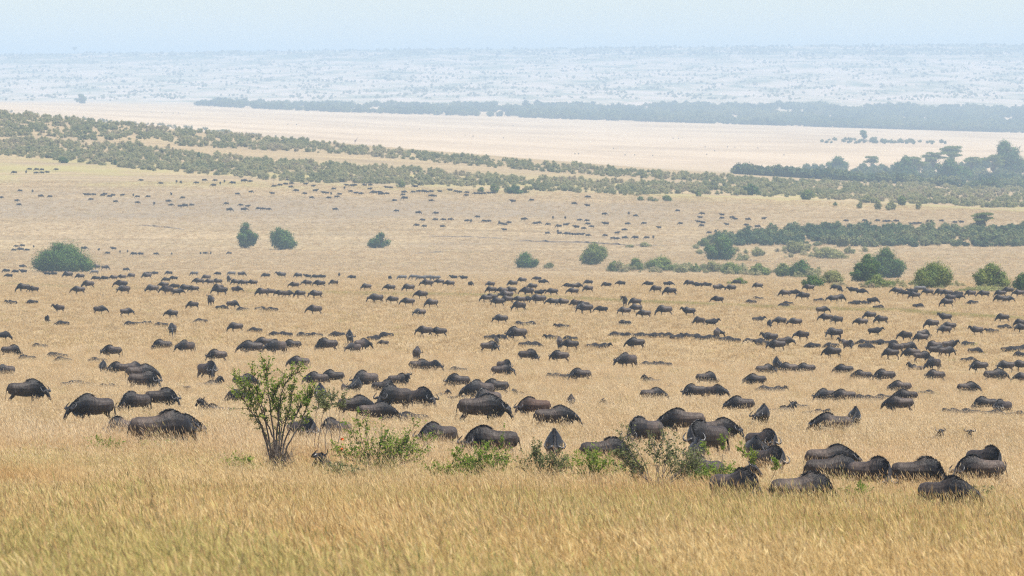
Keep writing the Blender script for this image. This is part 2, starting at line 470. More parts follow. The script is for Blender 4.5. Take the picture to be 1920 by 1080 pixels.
def variant_collection(name, meshes):
    co = bpy.data.collections.new(name)        # not linked to the scene: only the scatter reads it
    for i, me in enumerate(meshes):
        co.objects.link(bpy.data.objects.new("%s_%02d" % (name, i), me))
    return co
def raw_mesh(name, V, F, mat, smooth=False):
    me = bpy.data.meshes.new(name)
    me.from_pydata([tuple(v) for v in V], [], F)
    me.materials.append(mat)
    if smooth: me.polygons.foreach_set("use_smooth", [True] * len(me.polygons))
    me.update()
    return me

# grass tufts
def tuft(nb, rad, h, w, stalks, rng):
    V, F = [], []
    for i in range(nb):
        a = rng.uniform(0, 6.283); r = rad * math.sqrt(rng.random())
        bx, by = r * math.cos(a), r * math.sin(a)
        st = i < stalks
        hh = h * (rng.uniform(1.0, 1.45) if st else rng.uniform(0.45, 1.08))
        lean = rng.uniform(0.05, 0.75)
        la = rng.gauss(math.pi, 0.9)                     # the wind leans them to the left
        dx, dy = math.cos(la) * lean, math.sin(la) * lean
        fa = rng.uniform(0, 6.283)
        wx, wy = math.cos(fa) * w / 2, math.sin(fa) * w / 2
        if st: wx *= 0.55; wy *= 0.55
        b = len(V)
        def at(t):
            return (bx + dx * hh * t * (0.45 + 0.55 * t), by + dy * hh * t * (0.45 + 0.55 * t), hh * t * (1 - 0.18 * lean * t))
        for t, k in ((0, 1.0), (0.5, 0.85)):
            p = at(t)
            V.append((p[0] - wx * k, p[1] - wy * k, p[2])); V.append((p[0] + wx * k, p[1] + wy * k, p[2]))
        if st:
            p = at(0.84); q = at(1.0); mm = at(0.92); ww = 2.4
            V.append((p[0], p[1], p[2])); V.append((mm[0] - wx * ww, mm[1] - wy * ww, mm[2])); V.append((mm[0] + wx * ww, mm[1] + wy * ww, mm[2])); V.append(q)
            F += [(b, b + 1, b + 3, b + 2), (b + 2, b + 3, b + 4), (b + 4, b + 6, b + 7, b + 5)]
        else:
            V.append(at(1.0))
            F += [(b, b + 1, b + 3, b + 2), (b + 2, b + 3, b + 4)]
    return V, F
rg = random.Random(3)
tufts = []
for i in range(5): tufts.append(raw_mesh("near_tuft", *tuft(34, 0.24, 0.62, 0.0095, 8, rg), M['grass']))
for i in range(4): tufts.append(raw_mesh("mid_tuft", *tuft(38, 0.42, 0.53, 0.015, 8, rg), M['grass']))
for i in range(4): tufts.append(raw_mesh("far_tuft", *tuft(46, 0.95, 0.34, 0.045, 8, rg), M['grass']))
GRASS = variant_collection("grass_tuft", tufts)

def wnoise(x, y, s, o=0.0):
    return np.array([noise.noise(Vector((a * s + o, b * s * 0.55 - o, o))) for a, b in zip(x, y)])
def scatter_grass(name, d0, d1, dens, i0, ni, margin, label, sc=1.0, thin=(2500, 750)):
    area = 0.132 * (d1 * d1 - d0 * d0) / 2 + 2 * margin * (d1 - d0)
    n = int(area * dens)
    w = lambda d: 0.066 * d + margin
    t = RNG.random(n)
    A, B = 0.066, margin
    y = (-B + np.sqrt(B * B + 4 * (A / 2) * ((A / 2) * d0 * d0 + B * d0 + t * ((A / 2) * (d1 * d1 - d0 * d0) + B * (d1 - d0))))) / A
    x = RNG.uniform(-1, 1, n) * w(y)
    z = ground_z(x, y)
    P = np.stack([x, y, z - 0.02], 1)
    n1 = wnoise(x, y, 0.16, 3.3); n2 = wnoise(x, y, 0.045, 9.1)
    s = sc * RNG.uniform(0.75, 1.15, n) * (1 + 0.30 * n1) * (1 + 0.25 * np.clip((230 - y) / 100, 0, 1))
    hz = s * (1 + 0.32 * n2 + 0.45 * wnoise(x, y, 0.7, 1.7))
    scl = np.stack([s, s, hz], 1)
    rot = np.stack([RNG.normal(0, 0.20, n), RNG.normal(-0.15, 0.22, n), RNG.normal(0, 0.8, n)], 1)
    tint = np.clip(0.5 + 0.20 * RNG.standard_normal(n) + 0.42 * wnoise(x, y, 0.55, 5.0), 0, 1)
    near = np.clip((300 - y) / 120, 0, 1)
    g = wnoise(x, y, 0.075, 21.0) + 0.5 * wnoise(x, y, 0.4, 2.0)
    green = np.clip((g + 0.10) * 3.0, 0, 1) * (0.06 + 0.80 * near)
    green = np.where(RNG.random(n) < green, RNG.uniform(0.4, 1.0, n), 0.10 * near)
    idx = RNG.integers(i0, i0 + ni, n)
    keep = RNG.random(n) < np.clip((thin[0] - y) / thin[1], 0.12, 1)          # the tall grass thins out towards the far flat
    P, idx, rot, scl, tint, green = P[keep], idx[keep], rot[keep], scl[keep], tint[keep], green[keep]
    return stuff(name, P, idx, rot, scl, GRASS, label, "grass", tint, green)
scatter_grass("tall_grass", 74, 340, 7.0, 0, 5, 5, "tall dry golden grass with reddish seed heads filling the foreground")
scatter_grass("savanna_grass", 340, 820, 2.4, 5, 4, 6, "straw coloured grass hiding the legs of the nearer herd")
scatter_grass("distant_grass", 820, 2450, 0.42, 9, 4, 12, "pale dry grass of the plain around the far ranks", 0.85)
scatter_grass("slope_grass", 2450, 3420, 0.15, 9, 4, 12, "sparse tussocks on the far slope below the thicket", 1.1, (9999, 1))

# green drainage line crossing behind the middle ranks, and short grassy tongues
def polyline_points(pts, n, jit_u, jit_v):
    us = np.interp(RNG.random(n) * (len(pts) - 1), np.arange(len(pts)), [p[0] for p in pts])
    vs = np.interp(us, [p[0] for p in pts], [p[1] for p in pts]) + RNG.normal(0, jit_v, n)
    return us + RNG.normal(0, jit_u, n), vs
pts = [(-20, 532), (140, 540), (420, 546), (620, 550), (820, 553), (1000, 557), (1180, 566), (1320, 572), (1500, 579), (1680, 583), (1800, 592), (1940, 600)]
us, vs = polyline_points(pts, 5200, 4, 1.1)
Pl = []
for a, b in zip(us, vs):
    X, Yd, Z, s = solve(a, b)
    Pl.append((X, Yd, Z))
n = len(Pl)
sc_ = RNG.uniform(0.6, 1.0, n)
stuff("streambed_grass", Pl, RNG.integers(9, 13, n), np.stack([np.zeros(n), np.zeros(n), RNG.random(n) * 6.28], 1), np.stack([sc_, sc_, sc_ * 0.85], 1),
      GRASS, "thin greener strip of grass along a shallow drainage line", "grass", RNG.random(n) * 0.6, np.full(n, 0.8))
# ------------------------------------------------------------------ animals: one continuous body mesh per pose, horns and hair as child parts
def sm(t): t = max(0.0, min(1.0, t)); return t * t * (3 - 2 * t)
# trunk stations: x, z, half width, height above, depth below, ridge sharpness
TRUNK = [(-0.92, 0.98, 0.08, 0.12, 0.16, 0), (-0.86, 0.95, 0.20, 0.20, 0.29, .1), (-0.68, 0.93, 0.28, 0.265, 0.34, .2), (-0.42, 0.92, 0.31, 0.27, 0.37, .22),
         (-0.12, 0.91, 0.335, 0.30, 0.40, .25), (0.08, 0.91, 0.33, 0.37, 0.41, .3), (0.26, 0.92, 0.315, 0.445, 0.41, .40), (0.44, 0.93, 0.285, 0.465, 0.41, .48), (0.60, 0.93, 0.24, 0.42, 0.38, .5)]
NECKS = {
    'graze': [(0.76, 0.92, 0.18, 0.34, 0.32, .45), (0.93, 0.90, 0.145, 0.25, 0.26, .4), (1.09, 0.86, 0.12, 0.17, 0.21, .3), (1.23, 0.80, 0.12, 0.125, 0.15, .1),
              (1.35, 0.69, 0.105, 0.10, 0.115, .1), (1.45, 0.54, 0.08, 0.08, 0.09, .1), (1.52, 0.40, 0.088, 0.07, 0.07, 0), (1.55, 0.33, 0.06, 0.045, 0.045, 0)],
    'deep': [(0.76, 0.88, 0.18, 0.33, 0.31, .45), (0.92, 0.78, 0.135, 0.21, 0.22, .4), (1.06, 0.66, 0.115, 0.15, 0.19, .3), (1.16, 0.56, 0.115, 0.12, 0.14, .1),
             (1.22, 0.42, 0.105, 0.10, 0.11, .1), (1.27, 0.26, 0.075, 0.075, 0.085, .1), (1.30, 0.13, 0.085, 0.06, 0.06, 0), (1.31, 0.07, 0.06, 0.03, 0.03, 0)],
    'stand': [(0.74, 1.00, 0.165, 0.30, 0.29, .5), (0.88, 1.10, 0.135, 0.22, 0.24, .4), (1.00, 1.21, 0.115, 0.155, 0.18, .3), (1.11, 1.28, 0.115, 0.115, 0.135, .1),
              (1.21, 1.21, 0.105, 0.10, 0.11, .1), (1.31, 1.09, 0.075, 0.075, 0.085, .1), (1.39, 0.98, 0.085, 0.07, 0.07, 0), (1.42, 0.93, 0.06, 0.045, 0.045, 0)],
    'lie': [(0.74, 1.08, 0.165, 0.28, 0.31, .5), (0.87, 1.30, 0.13, 0.20, 0.22, .4), (0.98, 1.47, 0.11, 0.15, 0.17, .3), (1.08, 1.55, 0.115, 0.115, 0.135, .1),
            (1.19, 1.49, 0.105, 0.10, 0.11, .1), (1.29, 1.38, 0.075, 0.075, 0.085, .1), (1.37, 1.28, 0.085, 0.07, 0.07, 0), (1.40, 1.23, 0.06, 0.045, 0.045, 0)],
}
ZEBRA_TRUNK = [(-0.95, 0.98, 0.09, 0.12, 0.15, 0), (-0.86, 0.98, 0.22, 0.24, 0.28, .1), (-0.62, 0.98, 0.29, 0.27, 0.32, .1), (-0.30, 0.97, 0.31, 0.25, 0.34, .1),
               (0.05, 0.96, 0.31, 0.26, 0.35, .1), (0.35, 0.97, 0.27, 0.32, 0.34, .2), (0.55, 0.98, 0.22, 0.30, 0.30, .2)]
def add_loft(V, F, st, seg=14):
    """st: (center, tangent, half width, up, down, sharp)"""
    base = len(V); n = len(st)
    tops, bots = [], []
    for c, t, w, up, dn, sh in st:
        side = Vector((-t.y, t.x, 0))
        side = side.normalized() if side.length > 1e-4 else Vector((0, 1, 0))
        upv = t.cross(side); upv.normalize()
        if upv.z < 0 and abs(t.z) < 0.9: upv = -upv
        for k in range(seg):
            a = 2 * math.pi * k / seg
            s = math.sin(a); hh = (up if s > 0 else dn) * s
            ww = w * math.cos(a) * (1 - sh * max(0, s) ** 1.5)
            V.append(c + side * ww + upv * hh)
        tops.append(c + upv * up); bots.append(c - upv * dn)
    for i in range(n - 1):
        for k in range(seg):
            a = base + i * seg + k; b = base + i * seg + (k + 1) % seg
            F.append((a, b, b + seg, a + seg))
    F.append(tuple(base + k for k in reversed(range(seg))))
    F.append(tuple(base + (n - 1) * seg + k for k in range(seg)))
    return tops, bots
def add_tube(V, F, pts, rad, seg=8):
    base = len(V); n = len(pts)
    for i, p in enumerate(pts):
        t = (pts[min(i + 1, n - 1)] - pts[max(i - 1, 0)]).normalized()
        a = t.cross(Vector((0, 1, 0)) if abs(t.y) < 0.9 else Vector((1, 0, 0))).normalized(); b = t.cross(a)
        for k in range(seg):
            q = 2 * math.pi * k / seg
            V.append(p + a * math.cos(q) * rad[i] + b * math.sin(q) * rad[i])
    for i in range(n - 1):
        for k in range(seg):
            a = base + i * seg + k; b = base + i * seg + (k + 1) % seg
            F.append((a, b, b + seg, a + seg))
    F.append(tuple(base + k for k in reversed(range(seg))))
    F.append(tuple(base + (n - 1) * seg + k for k in range(seg)))
def remeshed(V, F, voxel, name, mat):
    me = bpy.data.meshes.new("build")
    me.from_pydata([tuple(v) for v in V], [], F); me.update()
    o = bpy.data.objects.new("build", me); C.objects.link(o)
    md = o.modifiers.new("r", 'REMESH'); md.mode = 'VOXEL'; md.voxel_size = voxel; md.use_smooth_shade = True
    s = o.modifiers.new("s", 'SMOOTH'); s.iterations = 3; s.factor = 0.5
    dg = bpy.context.evaluated_depsgraph_get(); dg.update()
    r = bpy.data.meshes.new_from_object(o.evaluated_get(dg)); r.name = name
    bpy.data.objects.remove(o); bpy.data.meshes.remove(me)
    r.materials.clear(); r.materials.append(mat)
    r.polygons.foreach_set("use_smooth", [True] * len(r.polygons)); r.update()
    return r
def strands(pairs, length, width, count, rng, droop, back):
    """locks of hair hung along a line of (point, outward) pairs"""
    V, F = [], []
    for _ in range(count):
        t = rng.random() * (len(pairs) - 1); i = int(t); f = t - i
        p = pairs[i][0].lerp(pairs[min(i + 1, len(pairs) - 1)][0], f); o = pairs[i][1].lerp(pairs[min(i + 1, len(pairs) - 1)][1], f)
        l = length * rng.uniform(0.6, 1.25)
        s = rng.choice((-1, 1)) * rng.uniform(0.0, 0.09)
        d = o + Vector((-back * rng.uniform(0.3, 1), s * droop * 6, -droop * rng.random()))
        d.normalize()
        w = Vector((1, rng.uniform(-.6, .6), 0)).normalized() * width
        p = p - o * 0.03 + Vector((0, s * 0.35, 0))
        b = len(V)
        mid = p + d * l * 0.55
        tip = p + d * l + Vector((-0.3 * back * l, s * 0.5, -0.35 * l * (droop + 0.1)))
        V += [p - w, p + w, mid - w * 0.7, mid + w * 0.7, tip]
        F += [(b, b + 1, b + 3, b + 2), (b + 2, b + 3, b + 4)]
    return V, F
def make_pose(pose, turn, hi, seed, coat='coat'):
    """returns dict of meshes: body (+ horn, horn, mane, beard, tail_tuft when hi)"""
    rng = random.Random(seed)
    st = TRUNK + NECKS[pose]
    piv = 0.55
    pts = []
    for x, z, w, u, d, sh in st:
        a = R(turn) * sm((x - piv) / 0.75)
        y = 0.0
        if x > piv:
            y = math.sin(a) * (x - piv); x = piv + math.cos(a) * (x - piv)
        pts.append((Vector((x, y, z)), w, u, d, sh))
    dz = -0.70 if pose == 'lie' else 0.0
    for p in pts: p[0].z += dz
    sts = []
    for i, p in enumerate(pts):
        t = (pts[min(i + 1, len(pts) - 1)][0] - pts[max(i - 1, 0)][0]).normalized()
        if i < len(TRUNK): t = Vector((1, 0, 0)).lerp(t, 0.3).normalized()
        sts.append((p[0], t, *p[1:]))
    V, F = [], []
    tops, bots = add_loft(V, F, sts)
    nT = len(TRUNK)
    # legs
    if pose != 'lie':
        ph = [rng.uniform(-0.16, 0.16) for _ in range(4)]
        for k, s in enumerate((-1, 1)):
            q = ph[k]
            add_tube(V, F, [Vector((.44, .12 * s, .95)), Vector((.42, .15 * s, .72)), Vector((.45 + q * .5, .13 * s, .40)), Vector((.44 + q, .12 * s, .14)), Vector((.46 + q * 1.1, .12 * s, .06)), Vector((.50 + q * 1.1, .12 * s, 0))],
                     [.15, .105, .058, .040, .05, .06])
            q = ph[k + 2]
            add_tube(V, F, [Vector((-.62, .12 * s, .95)), Vector((-.56, .16 * s, .72)), Vector((-.64 + q * .4, .14 * s, .52)), Vector((-.76 + q * .7, .13 * s, .40)), Vector((-.73 + q, .12 * s, .14)), Vector((-.70 + q * 1.1, .12 * s, .06)), Vector((-.66 + q * 1.1, .12 * s, 0))],
                     [.18, .15, .085, .052, .040, .05, .06])
    else:
        for s in (-1, 1):
            add_tube(V, F, [Vector((.44, .16 * s, .32)), Vector((.62, .22 * s, .12)), Vector((.34, .24 * s, .07)), Vector((.22, .22 * s, .05))], [.13, .075, .05, .05])
            add_tube(V, F, [Vector((-.55, .18 * s, .36)), Vector((-.28, .28 * s, .14)), Vector((-.55, .30 * s, .08)), Vector((-.25, .30 * s, .05))], [.17, .09, .055, .05])
    # tail
    tz = 1.02 + dz
    add_tube(V, F, [Vector((-.86, 0, tz)), Vector((-.96, 0, tz - .08)), Vector((-1.0, .03, tz - .30 if dz == 0 else .2))], [.05, .035, .022], 6)
    # head frame
    P = sts[nT + 3][0]; F_dir = (sts[nT + 6][0] - P).normalized()
    S = Vector((-F_dir.y, F_dir.x, 0)); S = S.normalized() if S.length > 1e-4 else Vector((0, 1, 0))
    a = R(turn); S = Vector((-math.sin(a), math.cos(a), 0))
    Nf = F_dir.cross(S); Nf = Nf if Nf.z > 0 or Nf.x > 0 else -Nf
    B = -F_dir
    for s in (-1, 1):      # ears
        e0 = P + S * s * 0.09 + B * 0.0 - Nf * 0.02
        add_tube(V, F, [e0, e0 + S * s * 0.10 + B * -0.01, e0 + S * s * 0.20 - B * 0.04], [.03, .04, .014], 6)
    def horn(s):
        hp = [(.04, .01, .05), (.14, -.02, .06), (.25, -.07, .055), (.335, -.05, .045), (.375, .04, .03), (.355, .15, .02), (.30, .235, .03), (.255, .275, .04)]
        hr = [.055, .058, .046, .038, .031, .024, .015, .006]
        vv, ff = [], []
        add_tube(vv, ff, [P + S * s * h[0] + B * h[1] + Nf * h[2] for h in hp], hr, 8)
        return vv, ff
    out = {}
    vox = 0.022 if hi else 0.04
    if not hi:
        for s in (-1, 1):
            hv, hf = horn(s); b = len(V); V += hv; F += [tuple(i + b for i in f) for f in hf]
        # keep the thin horns: add a thicker core for the coarse version
        for s in (-1, 1):
            add_tube(V, F, [P + S * s * h[0] + B * h[1] + Nf * h[2] for h in [(.04, .01, .05), (.25, -.06, .055), (.36, .0, .04), (.35, .15, .02), (.27, .26, .03)]], [.06, .055, .05, .042, .03], 6)
    key = "%s_body" % pose
    out['body'] = remeshed(V, F, vox, key, M[coat])
    if hi:
        out['horns'] = [raw_mesh("horn", *horn(s), M['horn'], True) for s in (-1, 1)]
        line = []
        for i in range(5, nT + 4):
            c = sts[i][0]; line.append((tops[i], (tops[i] - c).normalized()))
        out['mane'] = raw_mesh("mane", *strands(line, 0.13, 0.016, 420, rng, 0.9, 1.3), M['mane'])
        line = [(bots[i], (bots[i] - sts[i][0]).normalized()) for i in range(nT - 1, nT + 4)]
        out['beard'] = raw_mesh("beard", *strands(line, 0.22, 0.016, 150, rng, 0.2, 0.2), M['beard'])
        tl = [(Vector((-1.0, .03, tz - .28 if dz == 0 else .2)), Vector((-.1, 0, -1))), (Vector((-1.01, .03, tz - .34 if dz == 0 else .16)), Vector((-.1, 0, -1)))]
        out['tail_tuft'] = raw_mesh("tail_tuft", *strands(tl, 0.34, 0.015, 40, rng, 0.1, 0.05), M['mane'])
    return out
def make_zebra(seed):
    rng = random.Random(seed)
    st = ZEBRA_TRUNK + [(0.72, 0.92, .16, .26, .26, .3), (0.90, 0.74, .12, .18, .18, .3), (1.04, 0.55, .10, .14, .14, .2), (1.12, 0.42, .10, .11, .12, .1), (1.22, 0.26, .075, .08, .09, 0), (1.30, 0.10, .06, .06, .06, 0)]
    sts = []
    for i, (x, z, w, u, d, sh) in enumerate(st):
        a = st[max(i - 1, 0)]; b = st[min(i + 1, len(st) - 1)]
        t = Vector((b[0] - a[0], 0, b[1] - a[1])).normalized()
        if i < 6: t = Vector((1, 0, 0))
        sts.append((Vector((x, 0, z)), t, w, u, d, sh))
    V, F = [], []
    add_loft(V, F, sts)
    for s in (-1, 1):
        q = rng.uniform(-.12, .12)
        add_tube(V, F, [Vector((.40, .13 * s, .9)), Vector((.40 + q * .4, .13 * s, .42)), Vector((.40 + q, .13 * s, .1)), Vector((.44 + q, .13 * s, 0))], [.14, .06, .045, .06])
        add_tube(V, F, [Vector((-.66, .14 * s, .95)), Vector((-.60, .16 * s, .66)), Vector((-.76 + q, .14 * s, .44)), Vector((-.72 + q, .13 * s, .1)), Vector((-.68 + q, .13 * s, 0))], [.2, .13, .06, .045, .06])
        add_tube(V, F, [Vector((1.06, .06 * s, .50)), Vector((1.03, .09 * s, .64))], [.035, .02], 6)
    add_tube(V, F, [Vector((-.92, 0, 1.02)), Vector((-1.0, 0, .8)), Vector((-1.02, 0, .45))], [.05, .035, .05], 6)
    return remeshed(V, F, 0.035, "zebra_body", M['zebra'])

POSES = {}
def get_pose(pose, turn, hi, coat):
    k = (pose, turn, hi, coat)
    if k not in POSES:
        POSES[k] = make_pose(pose, turn, hi, len(POSES) * 7 + 1, coat)
    return POSES[k]

YAW = {'R': 0, 'L': 180, 'F': -90, 'B': 90, 'FL': -138, 'FR': -42, 'BL': 138, 'BR': 42}
NEAR = """
22 667 42 R|wildebeest grazing beside a low lying calf at the left edge
8 703 22 FL|wildebeest seen front on, half cut by the left edge of the photo
53 750 86 R|lone wildebeest side on at far left, tail clear, horns down in grass
170 785 79 FL|wildebeest with peaked hump grazing left, curled horn clear of grass
193 695 15 F|small wildebeest seen head on, tight against two bodies behind it
221 698 40 L|dark wildebeest side on between a head-on animal and a paler rump
250 698 24 BR|paler rump at the right end of the tight trio
208 668 42 L|wildebeest grazing left above the tight trio, lying horns at its feet
267 712 62 R|topmost of the stacked group, big curved horn to the right
272 728 66 R|middle animal of the stacked group, mostly hidden by its neighbours
305 760 70 R|brownish wildebeest at the bottom of the stack, facing right
250 767 50 FL|wildebeest at the stack's left end facing the camera, both horns showing
302 657 42 L|left one of two wildebeest grazing side by side above the pale grass
348 661 29 FL|right one of two wildebeest grazing side by side, turned to us
405 677 38 L|wildebeest grazing left, alone above the lying bull and dark back
392 708 42 FR|dark maned wildebeest standing behind a lying one, left of leafy shrub
393 720 70 Rl|wildebeest lying down in front of a dark maned one
460 724 36 R|wildebeest half hidden behind the top of the tall leafy shrub
402 766 74 Ll|grey wildebeest lying with bristling mane just left of tall leafy shrub
225 822 60 FL|wildebeest with tall peaked hump facing us behind the big left bull
308 838 146 R|largest wildebeest, side on grazing right in the left foreground
338 820 44 R|wildebeest whose back shows over the neck of the big left bull
469 664 50 L|leftmost of the cluster of four grazing left, side on
494 650 34 L|wildebeest behind, its back over the first pair of the four
518 664 42 FL|second of the cluster of four, streaked flank towards us
546 656 30 L|right hand one of the cluster of four
611 658 46 L|lone wildebeest grazing left with both horns up, clear of others
655 643 20 F|wildebeest facing us at the top of a group of three
679 656 28 BR|wildebeest turned away at right of a group of three
662 661 20 FL|nearest of a group of three, facing front
718 646 17 Lc|small brown calf alone right of a group of three
559 687 38 L|lone wildebeest above the tall shrub grazing left, tail out
592 719 47 L|front one of two grazing left just right of the tall shrub top
622 715 37 L|back one of two grazing left right of the tall shrub top
683 727 46 FL|big humped wildebeest facing us behind a smaller dark one
669 735 22 F|small dark wildebeest in front of the big humped one
750 722 34 Rs|wildebeest with horns raised facing right, body sunk in grass
782 674 17 B|wildebeest seen from behind with a pale spine stripe
788 693 30 R|left one of a touching pair below the pale spined animal
813 694 20 FR|right one of a touching pair, turned to us
856 724 52 L|wildebeest grazing left, head buried, right of centre pair
668 774 62 R|wildebeest facing right with long horn over back, behind green sprigs
708 785 76 R|grey streaked wildebeest facing right in front of the tight central group
737 765 66 FL|big black fronted wildebeest facing us amid the central group
722 735 45 R|wildebeest behind, only its back showing in the central group
788 763 52 FR|black wildebeest at the right end of the central group, head low
822 740 25 Rl|thin back lying low beyond the central group
600 755 28 F|wildebeest facing us with pale forehead behind the thin domed shrub
572 827 58 FR|dark wildebeest behind the right branches of the tall leafy shrub
624 822 36 FL|brown wildebeest peaked and head down between tall shrub and bushy shrub
645 882 52 Ll|wildebeest lying with bristly mane low in the shrubs
817 832 52 FL|wildebeest facing us with white stripe and one curled horn
919 658 29 R|wildebeest with sloping back grazing right, calf touching behind it
931 645 12 Fc|brown calf touching the back of a wildebeest with sloping back
1049 653 15 B|narrow wildebeest seen end on beside a low domed one
1068 654 24 L|low domed wildebeest beside a narrow end-on one
1191 652 38 L|lone wildebeest grazing left above the big patched one
992 676 42 R|wildebeest grazing right, curled horn clear, facing its mirror neighbour
1048 677 36 L|wildebeest in a row of two, lying horns close behind its rump
1175 686 48 FL|wildebeest with a pale shoulder patch, grazing left
943 702 34 R|front animal of an overlapping pair in the middle
948 694 28 FR|rear animal of an overlapping pair in the middle, dark mane
1086 710 43 L|smooth dark wildebeest grazing left with a lying one at its nose
927 735 56 L|wildebeest grazing left at the top right of the central right trio
898 748 48 FL|wildebeest mostly hidden, head left, in the central right trio
911 765 50 FL|wildebeest with peaked hump behind the long dark bull
907 787 106 R|long dark bull side on grazing right, black mane over its shoulder
998 775 63 Lb|reddish brown wildebeest grazing left with bristling mane
1043 797 86 R|pale grey wildebeest in front of the reddish brown one, facing right
1071 757 23 Fc|small brown calf facing us behind the grey wildebeest
1147 757 38 Llc|brown calf lying down facing left, alone in open grass
1226 748 50 R|wildebeest grazing right, muzzle low, alone left of a pair
915 850 118 L|big brown flanked wildebeest grazing left behind the bright green shrubs
1039 860 42 F|wildebeest seen head on with pale spine above the thin shrubs
1140 866 76 R|brown wildebeest with tail at left, head hidden behind twiggy shrub
1204 828 68 FL|black maned wildebeest facing left above the twiggy shrub
1277 806 92 L|wildebeest with raised horns at left, nose clear, overlapping another's rump
1349 820 60 R|wildebeest facing right, rump overlapped by the one with raised horns
1318 850 90 FL|wildebeest bending its long dark neck down left behind the twiggy shrub
1309 866 26 F|narrow wildebeest head on with white spine behind two others
1315 908 66 FL|black wildebeest deep in the bushes right of the twiggy shrub
1365 900 50 Rl|grey back lying behind the bushes
1385 942 78 FR|nearest dark wildebeest with peaked black mane facing us, right of shrubs
1435 845 50 FR|peaked wildebeest with long upswept horn to the right
1416 862 34 F|small black wildebeest facing us in front of the peaked one
1447 882 48 FR|wildebeest with triangular hump nearest in the trio by the sprig
1432 792 29 F|wildebeest standing exactly head on with pale spine, alone
1386 769 58 L|wildebeest grazing left with woolly back, alone right of centre
1466 768 46 Rl|faint back lying in grass with horns at its right
1300 743 38 L|wildebeest grazing left beside one curled around
1342 742 32 FR|wildebeest with dark front curled round beside another
1512 948 116 R|foreground wildebeest with grey back and black mane ridge facing right
1547 750 34 FL|left one of a touching pair in the right part, pale neck stripe
1581 751 32 L|right one of a touching pair in the right part
1687 733 42 L|top one of three stacked wildebeest at right
1697 750 42 L|middle one of three stacked wildebeest at right
1684 768 60 L|bottom one of three stacked wildebeest at right
1817 735 44 R|lone wildebeest grazing right near the right edge, head down
1846 765 32 L|lower browner one beside a domed wildebeest at the right edge
1878 772 34 FL|domed wildebeest at the right edge overlapping a browner one
1557 808 82 L|wildebeest grazing left with arched hump, another standing at its rump
1604 797 27 F|narrow upright wildebeest with white spine at the rump of another
1566 902 106 R|big black shouldered wildebeest facing right in the right foreground
1562 878 60 R|only the back hump showing over the big black shouldered one
1640 908 48 FR|wildebeest with pointed hump, nose to nose with big black shouldered one
1728 910 97 R|brown backed wildebeest with glossy black shoulder facing right
1832 900 95 L|grey flanked wildebeest facing left below a peaked dark one
1853 880 50 FR|peaked dark wildebeest behind the grey flanked one
1778 958 88 FR|nearest wildebeest at lower right, head turned down to the right
"""
